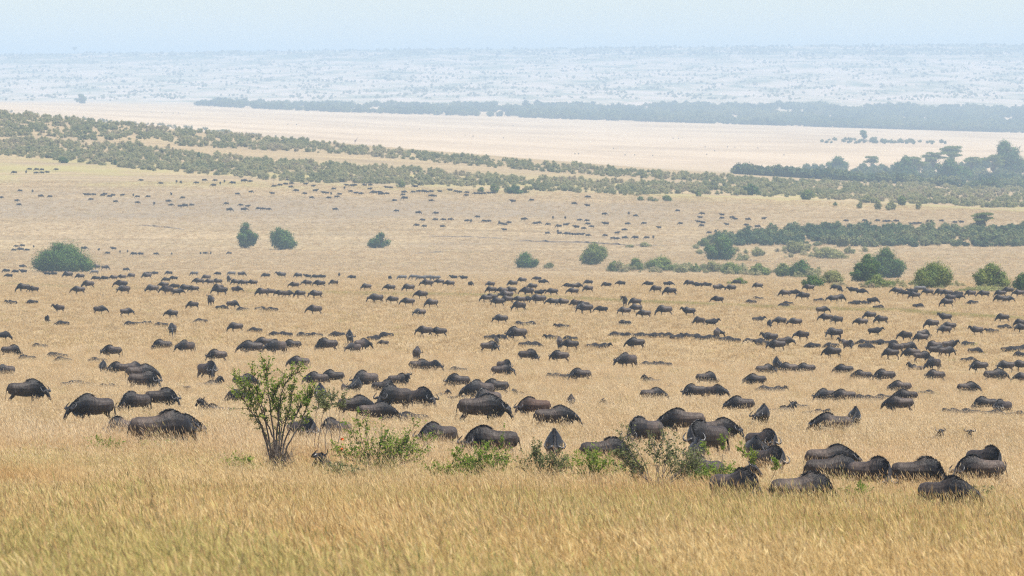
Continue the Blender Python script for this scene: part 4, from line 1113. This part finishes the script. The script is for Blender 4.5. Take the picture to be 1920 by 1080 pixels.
# ------------------------------------------------------------------ bushes of the middle distance
def bush_mesh(w, h, leaf, rng, lobes=8, dens=1.0, spiky=0.0, flat=0.62):
    V, F = [], []
    Ls = []
    skew = rng.uniform(-.25, .25)
    for i in range(lobes):
        a = rng.uniform(0, 6.283); r = rng.random() ** 0.6 * 0.80
        cx, cy = r * math.cos(a) * w / 2, r * math.sin(a) * w * 0.42
        ch = h * (1 - flat * r ** 1.7 + skew * r * math.cos(a)) * rng.uniform(0.62, 1.02)
        if i == 0: cx, cy, ch = skew * w * .5, 0, h * 0.98
        rr = w * rng.uniform(0.09, 0.19) * (1.25 - .5 * r)
        rz = min(ch * 0.5, rr * rng.uniform(0.65, 1.05))
        Ls.append((cx, cy, ch - rz, rr, rz))
        z = ch - rz * 1.6
        while z > 0.12 * h:                                 # fill downwards, slightly drawn in towards the foot
            q = 0.72 + 0.28 * z / h
            r2 = rr * rng.uniform(.8, 1.1)
            Ls.append((cx * q + rng.gauss(0, .02) * w, cy * q, z, r2, min(z, r2 * .9)))
            z -= r2 * rng.uniform(0.9, 1.5)
    for cx, cy, cz, rr, rz in Ls:
        area = 4 * math.pi * rr * (rr + rz) / 2
        n = int(dens * 0.9 * area / (leaf * leaf * 0.6)) + 8
        for _ in range(n):
            d = rand_dir(rng, 0.25)
            q = rng.uniform(0.55, 1.02) if rng.random() > .14 else rng.uniform(1.0, 1.35 + spiky)
            p = Vector((cx + d.x * rr * q, cy + d.y * rr * q, cz + d.z * rz * q))
            if p.z < 0.02: p.z = rng.uniform(0.02, h * .12)
            leaf_faces(V, F, p, (d * 1.5 + rand_dir(rng, 0.2) * 0.8).normalized(), leaf * rng.uniform(.7, 1.4), 0.75, rng)
    for _ in range(int(5 + lobes * (0.4 + spiky * 2))):       # shoots standing out of the crown
        cx, cy, cz, rr, rz = rng.choice(Ls)
        d = rand_dir(rng, 0.9); d.z = abs(d.z)
        for k in range(5):
            q = 0.9 + k * (0.09 + spiky * 0.12)
            leaf_faces(V, F, Vector((cx + d.x * rr * q, cy + d.y * rr * q, cz + d.z * rz * q)), rand_dir(rng, .4), leaf * (1 - k * .1), .7, rng)
    return V, F
def bush_stems(w, h, rng, n=6, r0=0.02):
    V, F = [], []
    for _ in range(n):
        ex, ey = rng.uniform(-.36, .36) * w, rng.uniform(-.3, .3) * w
        hz = h * rng.uniform(.5, .85)
        b = Vector((ex * .12, ey * .12, -.15))
        add_tube(V, F, [b, Vector((ex * .4, ey * .4, hz * .45)), Vector((ex * .75, ey * .75, hz * .8)), Vector((ex, ey, hz))], [r0 * w, r0 * w * .7, r0 * w * .45, r0 * w * .15], 5)
    return V, F
def bush(u, v, wpx, hpx, style, label, name="bush", group=None, spiky=0.15, dens=1.0, hid=0.1, lobes=None):
    X, Y, Z, s = solve(u, v, hid)
    w, h = wpx / s, hpx / s
    o = empty(name, (X, Y, Z - 0.05))
    leaf = max(0.16, 2.3 / s)
    rng = random.Random(int(u * 13 + v * 7))
    link_mesh("foliage", *bush_mesh(w, h, leaf, rng, lobes or (9 + int(wpx / 7)), dens, spiky), M[style], o)
    link_mesh("stem", *bush_stems(w, h, rng), M['bark'], o, True)
    tag(o, label, "bush", group)
    return o
BG = "bushes dotted over the plain"
for a in [
    (115, 510, 122, 58, 'bush_dark', "big broad round bush standing near the left edge"),
    (461, 465, 50, 50, 'bush_dark', "left and taller of the two twin dark bushes, cut away at lower right"), (529, 468, 64, 44, 'bush_dark', "right one of the twin dark bushes, shaped like a tent"),
    (712, 465, 50, 31, 'bush_dark', "small domed dark bush alone right of the twin bushes"), (986, 503, 56, 31, 'bush_dark', "spiky flat topped bush alone on the pale flat"),
    (1028, 503, 28, 12, 'bush_olive', "low grey bush at the right foot of the spiky bush"), (1112, 497, 62, 45, 'bush_green', "bush with a bright right side at the hedge's left end"),
    (1156, 509, 34, 22, 'bush_green', "first small bush of the low hedge row"), (1192, 508, 40, 26, 'bush_green', "second bush of the low hedge row, a bit taller"), (1238, 508, 64, 29, 'bush_green', "broad domed bush of the low hedge row"),
    (1281, 509, 26, 18, 'bush_olive', "small grey bush next to the broad domed hedge bush"), (1306, 510, 22, 18, 'bush_green', "narrow bush in the middle of the low hedge"), (1336, 510, 32, 22, 'bush_olive', "pale thin bush in the middle of the low hedge"),
    (1374, 514, 54, 24, 'bush_green', "wide low bush in the hedge below the dark clump"), (1424, 517, 48, 26, 'bush_green', "wide bush of the hedge left of the taller dark one"), (1465, 519, 42, 28, 'bush_green', "bush pressed against the taller dark hedge bush"),
    (1502, 520, 54, 35, 'bush_dark', "tallest dark bush at the right end of the hedge"), (1524, 538, 50, 24, 'bush_dark', "low dark bush in front of the hedge's right end"), (1560, 532, 58, 28, 'bush_olive', "thin grey-green bush left of the tallest bush"),
    (1350, 488, 68, 50, 'bush_dark', "dark round bush standing in front of the long thicket"), (1394, 489, 34, 13, 'bush_olive', "small grey bush at the right foot of the dark round bush"),
    (1420, 481, 32, 20, 'bush_olive', "little bush before the thicket, right of the dark round bush"), (1492, 476, 50, 26, 'bush_olive', "yellowish bush at the thicket's foot"), (1556, 485, 64, 24, 'bush_olive', "wide yellowish bush furthest forward of the thicket"), (1592, 476, 26, 16, 'bush_olive', "small grey bush at the right of the wide yellowish one"),
    (1662, 522, 82, 62, 'bush_dark', "tallest bush at right, its rounded back half"), (1622, 530, 66, 56, 'bush_dark', "tallest bush at right, its lower front left half"), (1652, 540, 64, 28, 'bush_green', "brighter low bush at the foot of the tallest bush"),
    (1745, 542, 90, 54, 'bush_green', "bushy pyramid right of the tallest bush"), (1858, 541, 76, 50, 'bush_green', "bush with ragged top right of the pyramid shaped one"), (1850, 547, 110, 12, 'bush_olive', "low pale scrub strip under the ragged topped bush"),
    (1914, 548, 40, 40, 'bush_dark', "dark bush cut by the right edge of the photo"), (1386, 533, 44, 14, 'bush_green', "small green bush alone among the farthest herd rank"), (1210, 463, 30, 10, 'bush_olive', "tiny scrub left of the long thicket's end"),
    (1180, 464, 20, 6, 'bush_olive', "tiny flat scrub on the bank above the hedge"), (1322, 462, 30, 16, 'bush_green', "small bush at the very left tip of the long thicket")]:
    bush(*a, group=BG, spiky=0.35 if 'spiky' in a[5] or 'broad round' in a[5] or 'ragged' in a[5] else 0.18)
SB = "small bushes at the edge of the thicket"
for i, (u, v, w, h, st) in enumerate([(752, 352, 20, 13, 'bush_green'), (903, 360, 16, 10, 'bush_green'), (926, 362, 22, 19, 'bush_green'), (952, 362, 18, 14, 'bush_olive'), (966, 363, 34, 19, 'bush_dark'), (986, 362, 14, 14, 'bush_olive'),
                                      (1200, 376, 18, 9, 'bush_green'), (1222, 377, 26, 10, 'bush_olive'), (1252, 377, 22, 12, 'bush_green'), (1310, 368, 18, 12, 'bush_green'), (1410, 366, 38, 24, 'bush_dark'), (1512, 374, 38, 20, 'bush_green'),
                                      (1612, 391, 14, 14, 'bush_olive'), (1645, 393, 20, 20, 'bush_olive'), (1672, 394, 30, 18, 'bush_olive'), (1630, 380, 36, 16, 'bush_olive'), (1690, 385, 30, 19, 'bush_green'), (1722, 393, 18, 17, 'bush_olive'),
                                      (118, 305, 26, 12, 'bush_dark'), (216, 309, 9, 11, 'bush_dark'), (373, 300, 10, 16, 'bush_dark'), (1566, 386, 10, 8, 'bush_green')]):
    side = "left of centre" if u < 800 else "right of centre" if u < 1300 else "at far right"
    tone = {'bush_green': "green", 'bush_dark': "dark", 'bush_olive': "greyish olive"}[st]
    grp = [q for q in ()]
    LBL = ["small green bush behind the far herd left of centre", "first of five little bushes below the thicket edge", "second of five little bushes below the thicket, spiky and green", "third of five little bushes below the thicket, pale",
           "darkest and widest of five little bushes below the thicket", "last thin one of five little bushes below the thicket", "leftmost low green tuft below the thicket right of centre", "wider olive tuft below the thicket right of centre",
           "rightmost round tuft below the thicket right of centre", "little green bush at the thicket foot above the scattered far herd", "dark round bush standing out of the thicket's lower edge", "dark green bush with trailing right side at the thicket edge",
           "smallest grey bush on the pale slope at far right", "grey bush right of the smallest one on the pale slope", "widest grey bush lowest on the pale slope at far right", "olive bush above the small grey ones at far right",
           "green bush above the widest grey one at far right", "upright olive bush right of the widest grey one", "dark flat bush in the open below the thicket at far left", "narrow dark bush like a figure below the left thicket", "narrow dark upright tree in the left thicket", "tiny bush alone on the slope right of the trailing bush"][i]
    bush(u, v, w, h, st, LBL, "scrub_bush", SB, 0.25)

# umbrella acacias and other far trees
def acacia(u, v, wpx, hpx, label, style='bush_dark', layers=3, name="acacia_tree", dmin=0, cone=False, hid=0.0, trunk_frac=0.45, group=None, mat='bark'):
    X, Y, Z, s = solve(u, v, hid, dmin)
    w, h = wpx / s, hpx / s
    rng = random.Random(int(u * 3 + v))
    o = empty(name, (X, Y, Z - 0.1))
    V, F, TV, TF = [], [], [], []
    leaf = max(0.2, 2.2 / s)
    fork = h * trunk_frac * 0.6
    tr = max(0.035 * h, 0.5 / s)
    add_tube(TV, TF, [Vector((0, 0, -.2)), Vector((w * .02, 0, fork * .5)), Vector((0, 0, fork))], [tr * 1.3, tr, tr * .85], 7)
    for i in range(layers * 3):
        a = rng.uniform(0, 6.283); r = w * .5 * math.sqrt(rng.random()) * .72
        lz = h * rng.uniform(trunk_frac + .12, .93)
        cx, cy = r * math.cos(a), r * math.sin(a)
        if cone: lz = h * rng.uniform(trunk_frac, .9); cx *= .25 + .75 * (lz / h); cy *= .25 + .75 * (lz / h)
        rx = w * rng.uniform(.16, .27); rz = h * rng.uniform(.05, .10) * (1.6 if cone else 1)
        add_tube(TV, TF, [Vector((0, 0, fork * .9)), Vector((cx * .4, cy * .4, (fork + lz) * .52)), Vector((cx, cy, lz - rz * .5))], [tr * .6, tr * .4, tr * .15], 5)
        n = int(2.2 * math.pi * rx * rx / (leaf * leaf * .5)) + 30
        for _ in range(n):
            d = rand_dir(rng, .2); q = rng.random() ** .4
            p = Vector((cx + d.x * rx * q * 1.1, cy + d.y * rx * q * 1.1, lz + d.z * rz * q))
            leaf_faces(V, F, p, (Vector((0, 0, .8)) + rand_dir(rng)).normalized(), leaf * rng.uniform(.7, 1.3), .7, rng)
    link_mesh("trunk", TV, TF, M[mat], o, True)
    link_mesh("crown", V, F, M[style], o)
    tag(o, label, "tree", group)
acacia(1838, 432, 50, 34, "flat topped acacia standing above the long thicket at far right", trunk_frac=.42, layers=4, style='bush_green')
AG = "trees in the hazy valley at far right"
for a in [(1712, 332, 54, 42, "broad umbrella acacia at the left of the hazy valley trees"), (1750, 322, 50, 38, "umbrella acacia overlapping the broad one in the hazy valley"), (1786, 318, 52, 46, "pointed acacia rising above the hazy valley trees"),
          (1820, 326, 46, 34, "low flat acacia right of the pointed one in the valley"), (1862, 332, 54, 42, "umbrella acacia below the tall dark tree at the right edge"), (1634, 318, 30, 26, "small flat topped acacia left of the broad umbrella trees")]:
    acacia(*a, dmin=5200, layers=4, trunk_frac=.4, group=AG, style='bush_green')
bush(1572, 318, 46, 26, 'bush_dark', "dark dome tree left of the small flat topped acacia", "valley_tree", AG)
bush(1892, 325, 78, 64, 'bush_dark', "tallest dark tree at the right edge above the hazy valley", "valley_tree", AG, lobes=13)
bush(1700, 334, 60, 44, 'bush_dark', "rounded dark tree under the broad umbrella acacia", "valley_tree", AG)
bush(1790, 338, 84, 44, 'bush_dark', "rounded dark tree mass before the pointed acacia", "valley_tree", AG)
acacia(1620, 268, 20, 25, "tree like a wine glass on the pale plain", dmin=7000, cone=True, trunk_frac=.40, layers=4)
bush(152, 194, 25, 19, 'bush_dark', "lone round tree at the far edge of the pale plain", "plain_tree", None)
acacia(140, 100, 9, 12, "tiny umbrella tree on the skyline at far left", dmin=20000, layers=3)

# ------------------------------------------------------------------ thickets and far woodland: uncountable, one object each
def inside(poly, u, v):
    c = False; n = len(poly)
    for i in range(n):
        (x1, y1), (x2, y2) = poly[i], poly[i - 1]
        if (y1 > v) != (y2 > v) and u < (x2 - x1) * (v - y1) / (y2 - y1) + x1: c = not c
    return c
rv = random.Random(9)
vm = []
for i in range(7):
    V, F = bush_mesh(4.8, 2.9, 0.46, rv, 9, 0.34, 0.3, .40)
    me = raw_mesh("thicket_bush", V, F, M['thicket'])
    vm.append(me)
for i in range(2):                                   # thinner bushes on visible stems
    V, F = bush_mesh(4.6, 3.4, 0.42, rv, 5, 0.45, 0.3)
    V2 = [Vector((p.x, p.y, 1.2 + p.z * .66)) for p in V]
    for k in range(5):
        a = rv.uniform(0, 6.28)
        b = len(V2); r = .09
        e = Vector((math.cos(a) * 1.3, math.sin(a) * 1.3, 2.0))
        V2 += [Vector((-r, 0, -.1)), Vector((r, 0, -.1)), e + Vector((r * .5, 0, 0)), e - Vector((r * .5, 0, 0))]
        F.append((b, b + 1, b + 2, b + 3))
    vm.append(raw_mesh("thicket_bush", V2, F, M['thicket']))
THICK = variant_collection("thicket_bush", vm)
wm = []
for i in range(6):
    V, F = bush_mesh(11.0, 7.4, 1.05, rv, 11, 0.5, 0.15, .34)
    wm.append(raw_mesh("wood_tree", V, F, M['woodland']))
WOOD = variant_collection("wood_tree", wm)
def scatter_px(polys, n, clump, thr, name, label, cat, coll, nv, smin, smax, tint_c=0.45, dmin=0, seed=1, cs=(40, 9)):
    r = random.Random(seed)
    P, S, T, K = [], [], [], []
    tot = sum(w for _, w in polys)
    for poly, wgt in polys:
        xs = [p[0] for p in poly]; ys = [p[1] for p in poly]
        m = int(n * wgt / tot); got = 0; tries = 0
        while got < m and tries < m * 40:
            tries += 1
            u = r.uniform(min(xs), max(xs)); v = r.uniform(min(ys), max(ys))
            if not inside(poly, u, v): continue
            c = noise.noise(Vector((u / cs[0], v / cs[1], seed * 3.1))) + 0.5 * noise.noise(Vector((u / cs[0] * 2.7, v / cs[1] * 2.7, seed)))
            if c < thr + r.uniform(-clump, clump): continue
            X, Y, Z, s = solve(u, v, 0.0, dmin)
            P.append((X, Y, Z - 0.1)); k = r.uniform(smin, smax) * (1 + .25 * c)
            S.append((k * r.uniform(.9, 1.15), k * r.uniform(.9, 1.15), k * r.uniform(.8, 1.1)))
            T.append(min(1, max(0, tint_c + 0.55 * noise.noise(Vector((u / 70, v / 12, 7.7))) + r.gauss(0, .16))))
            got += 1
    n = len(P)
    stuff(name, P, [r.randrange(nv) for _ in range(n)], [(0, 0, r.uniform(0, 6.28)) for _ in range(n)], S, coll, label, cat, T)
upper = [(-40, 208), (0, 209), (200, 226), (400, 243), (600, 268), (800, 288), (960, 303), (1200, 322), (1400, 334), (1400, 348), (1090, 328), (900, 313), (640, 289), (470, 281), (340, 274), (300, 262), (160, 264), (60, 254), (-40, 262)]
lower = [(-40, 264), (60, 262), (160, 270), (250, 272), (340, 287), (480, 301), (640, 309), (800, 322), (900, 330), (1090, 340), (1400, 350), (1700, 362), (1960, 352), (1960, 393), (1800, 388), (1700, 382), (1550, 374), (1320, 364), (1200, 368), (1000, 358), (900, 352), (700, 345), (560, 343), (400, 329), (250, 318), (120, 302), (-40, 289)]
gapf = [(1380, 336), (1560, 342), (1700, 346), (1960, 340), (1960, 357), (1700, 366), (1400, 353)]
scatter_px([(upper, 1.0), (lower, 1.6), (gapf, .35)], 6100, .25, -.28, "thicket", "olive green thicket of low bushes covering the ridge", "thicket", THICK, 9, .36, .95, .38, seed=2, cs=(26, 6))
valley = [(1370, 340), (1430, 326), (1560, 319), (1700, 316), (1960, 306), (1960, 354), (1700, 364), (1500, 352), (1400, 350)]
scatter_px([(valley, 1)], 520, .2, -.35, "valley_thicket", "bluish green valley bush below the umbrella acacias", "thicket", WOOD, 6, .5, .85, .5, dmin=4700, seed=4)
river = [(1325, 452), (1380, 443), (1470, 434), (1560, 430), (1960, 432), (1960, 463), (1600, 464), (1440, 463), (1340, 460)]
scatter_px([(river, 1)], 560, .15, -.5, "riverine_thicket", "long dark green thicket across the slope at right", "thicket", WOOD, 6, .20, .52, .55, seed=6, cs=(30, 8))
forest = [(350, 197), (420, 193), (640, 199), (960, 199), (1280, 199), (1600, 200), (1960, 206), (1960, 256), (1600, 247), (1280, 234), (960, 220), (640, 211), (480, 204)]
scatter_px([(forest, 1)], 3900, .12, -.10, "distant_woodland", "blue hazy belt of woodland beyond the pale plain", "woodland", WOOD, 6, .75, 1.5, .5, dmin=11700, seed=31, cs=(110, 5))
hillp = [(-30, 101), (480, 95), (960, 90), (1440, 85), (1950, 82), (1950, 192), (1440, 188), (960, 186), (-30, 190)]
crest = [(-30, 101), (480, 95), (960, 90), (1440, 85), (1950, 82), (1950, 104), (1440, 104), (960, 104), (-30, 108)]
scatter_px([(crest, 1)], 700, .3, -.25, "skyline_scrub", "hazy line of trees along the crest of the far hill", "scrub", WOOD, 6, .45, 1.1, .4, dmin=21500, seed=22, cs=(80, 9))
scatter_px([(hillp, 1.5), (crest, .4)], 6000, .10, .06, "hillside_scrub", "scattered trees and scrub fading out on the far hill", "scrub", THICK, 9, .7, 1.9, .3, dmin=15000, seed=12, cs=(70, 5))
hd = [(1140, 505), (1260, 503), (1380, 509), (1520, 514), (1540, 522), (1440, 521), (1330, 513), (1140, 511)]
scatter_px([(hd, 1)], 130, .2, -.7, "hedge_scrub", "low olive scrub filling the gaps of the hedge row", "scrub", THICK, 9, .35, .85, .35, seed=15)
ft = [(1300, 466), (1480, 468), (1640, 472), (1640, 484), (1480, 486), (1400, 490), (1320, 488)]
scatter_px([(ft, 1)], 60, .2, .05, "slope_scrub", "ragged yellowish scrub at the foot of the long thicket", "scrub", THICK, 9, .3, .8, .5, seed=16)
rb = [(1560, 534), (1920, 540), (1920, 549), (1560, 541)]
scatter_px([(rb, 1)], 60, .2, -.2, "fringe_scrub", "pale low scrub round the feet of the right-hand bushes", "scrub", THICK, 9, .18, .45, .5, seed=17)
hedge = [(1530, 268), (1560, 262), (1700, 264), (1800, 270), (1700, 271), (1560, 269)]
scatter_px([(hedge, 1)], 70, .2, -.9, "plain_scrub", "thin line of grey scrub on the pale plain by the wine glass tree", "scrub", WOOD, 6, .35, .6, .75, dmin=7000, seed=3)

# ------------------------------------------------------------------ giraffes above the thicket
def giraffe(u, v, label, yaw, lean):
    X, Y, Z, s = solve(u, v, 0)
    V, F = [], []
    body = [(-.75, 1.9, .18, .3, .3, 0), (-.45, 2.0, .34, .42, .45, .1), (0, 2.15, .38, .48, .52, .1), (.4, 2.35, .36, .55, .6, .2), (.62, 2.6, .26, .42, .5, .2)]
    nk = [(.85, 3.0, .18, .26, .26, 0), (1.0 + lean * .3, 3.6, .14, .2, .2, 0), (1.15 + lean * .7, 4.2, .12, .16, .16, 0), (1.25 + lean, 4.75, .11, .13, .13, 0), (1.42 + lean, 4.85, .11, .12, .12, 0), (1.7 + lean, 4.68, .07, .08, .08, 0)]
    st = body + nk; sts = []
    for i, q in enumerate(st):
        a = st[max(i - 1, 0)]; b = st[min(i + 1, len(st) - 1)]
        sts.append((Vector((q[0], 0, q[1])), Vector((b[0] - a[0], 0, b[1] - a[1])).normalized(), *q[2:]))
    add_loft(V, F, sts)
    for sd in (-1, 1):
        add_tube(V, F, [Vector((.45, .18 * sd, 2.2)), Vector((.45, .17 * sd, 1.0)), Vector((.45, .16 * sd, 0))], [.2, .09, .07])
        add_tube(V, F, [Vector((-.55, .18 * sd, 2.0)), Vector((-.65, .17 * sd, 1.0)), Vector((-.6, .16 * sd, 0))], [.24, .09, .07])
        add_tube(V, F, [Vector((1.27 + lean, .06 * sd, 4.85)), Vector((1.24 + lean, .07 * sd, 5.05))], [.04, .035], 5)
    o = new_object("giraffe", remeshed(V, F, 0.07, "giraffe_body", M['giraffe']))
    o.location = (X, Y, Z); o.rotation_euler = (0, 0, R(yaw))
    tag(o, label, "giraffe")
giraffe(666, 269, "giraffe whose leaning neck rises above the ridge thicket near centre", 0, .9)
giraffe(255, 252, "giraffe standing in the thicket on the left ridge, seen end on", -80, .1)

# ------------------------------------------------------------------ small earth banks along old channels
def bank(pts, hgt, label):
    top = []
    n = 60
    us = np.linspace(pts[0][0], pts[-1][0], n); vs = np.interp(us, [p[0] for p in pts], [p[1] for p in pts])
    V, F = [], []
    for i, (u, v) in enumerate(zip(us, vs)):
        X, Y, Z, s = solve(float(u), float(v))
        hh = hgt * (0.35 + 0.65 * abs(noise.noise(Vector((u / 17, v, 1.5)))) * 2) * math.sin(math.pi * min(1, max(0.02, i / (n - 1))) ** .8)
        V += [(X, Y, Z - .2), (X, Y + .15, Z + hh), (X, Y + 2.2, Z + hh * .95), (X, Y + 9, Z + float(ground_z(X, Y + 9) - Z) - .1)]
    for i in range(n - 1):
        for k in range(3):
            F.append((i * 4 + k, i * 4 + 4 + k, i * 4 + 5 + k, i * 4 + 1 + k))
    o = link_mesh("earth_bank", V, F, M['earth'])
    tag(o, label, "bank", kind="structure")
bank([(962, 452), (1040, 455), (1100, 456), (1180, 461), (1260, 462)], .9, "low dark earth bank right of centre on the far slope")
bank([(790, 444), (880, 445), (960, 449)], .5, "faint earth bank left of the darker one")
bank([(250, 422), (310, 427), (352, 432)], .6, "short dark bank on the pale slope at left")
bank([(770, 476), (800, 475), (850, 472)], .5, "short dark bank on the pale flat near centre")
bank([(1370, 487), (1410, 490), (1460, 492)], .7, "short bank right of the dark round bush")

# ------------------------------------------------------------------ haze: one closed box of even air round the whole scene
def build_haze():
    z0, z1 = ZMIN - 1.0, ZMAX + 16.0
    x0, x1, y0, y1 = -8000.0, 8000.0, -420.0, 47400.0
    V = [(x0, y0, z0), (x1, y0, z0), (x1, y1, z0), (x0, y1, z0), (x0, y0, z1), (x1, y0, z1), (x1, y1, z1), (x0, y1, z1)]
    F = [(0, 3, 2, 1), (4, 5, 6, 7), (0, 1, 5, 4), (1, 2, 6, 5), (2, 3, 7, 6), (3, 0, 4, 7)]
    m, nt = new_mat("haze")
    out = N(nt, "ShaderNodeOutputMaterial")
    pv = N(nt, "ShaderNodeVolumePrincipled")
    pv.inputs["Density"].default_value = HAZE_DENSITY
    pv.inputs["Density Attribute"].default_value = ""
    pv.inputs["Color"].default_value = HAZE_COLOR
    pv.inputs["Anisotropy"].default_value = HAZE_G
    L(nt, pv.outputs[0], out.inputs["Volume"])
    o = link_mesh("haze", V, F, m)
    tag(o, "pale blue heat haze lying over the whole plain", "haze", kind="stuff")
HAZE_DENSITY = 8.2e-5
HAZE_COLOR = (0.575, 0.755, 0.95, 1)
HAZE_G = 0.0
build_haze()
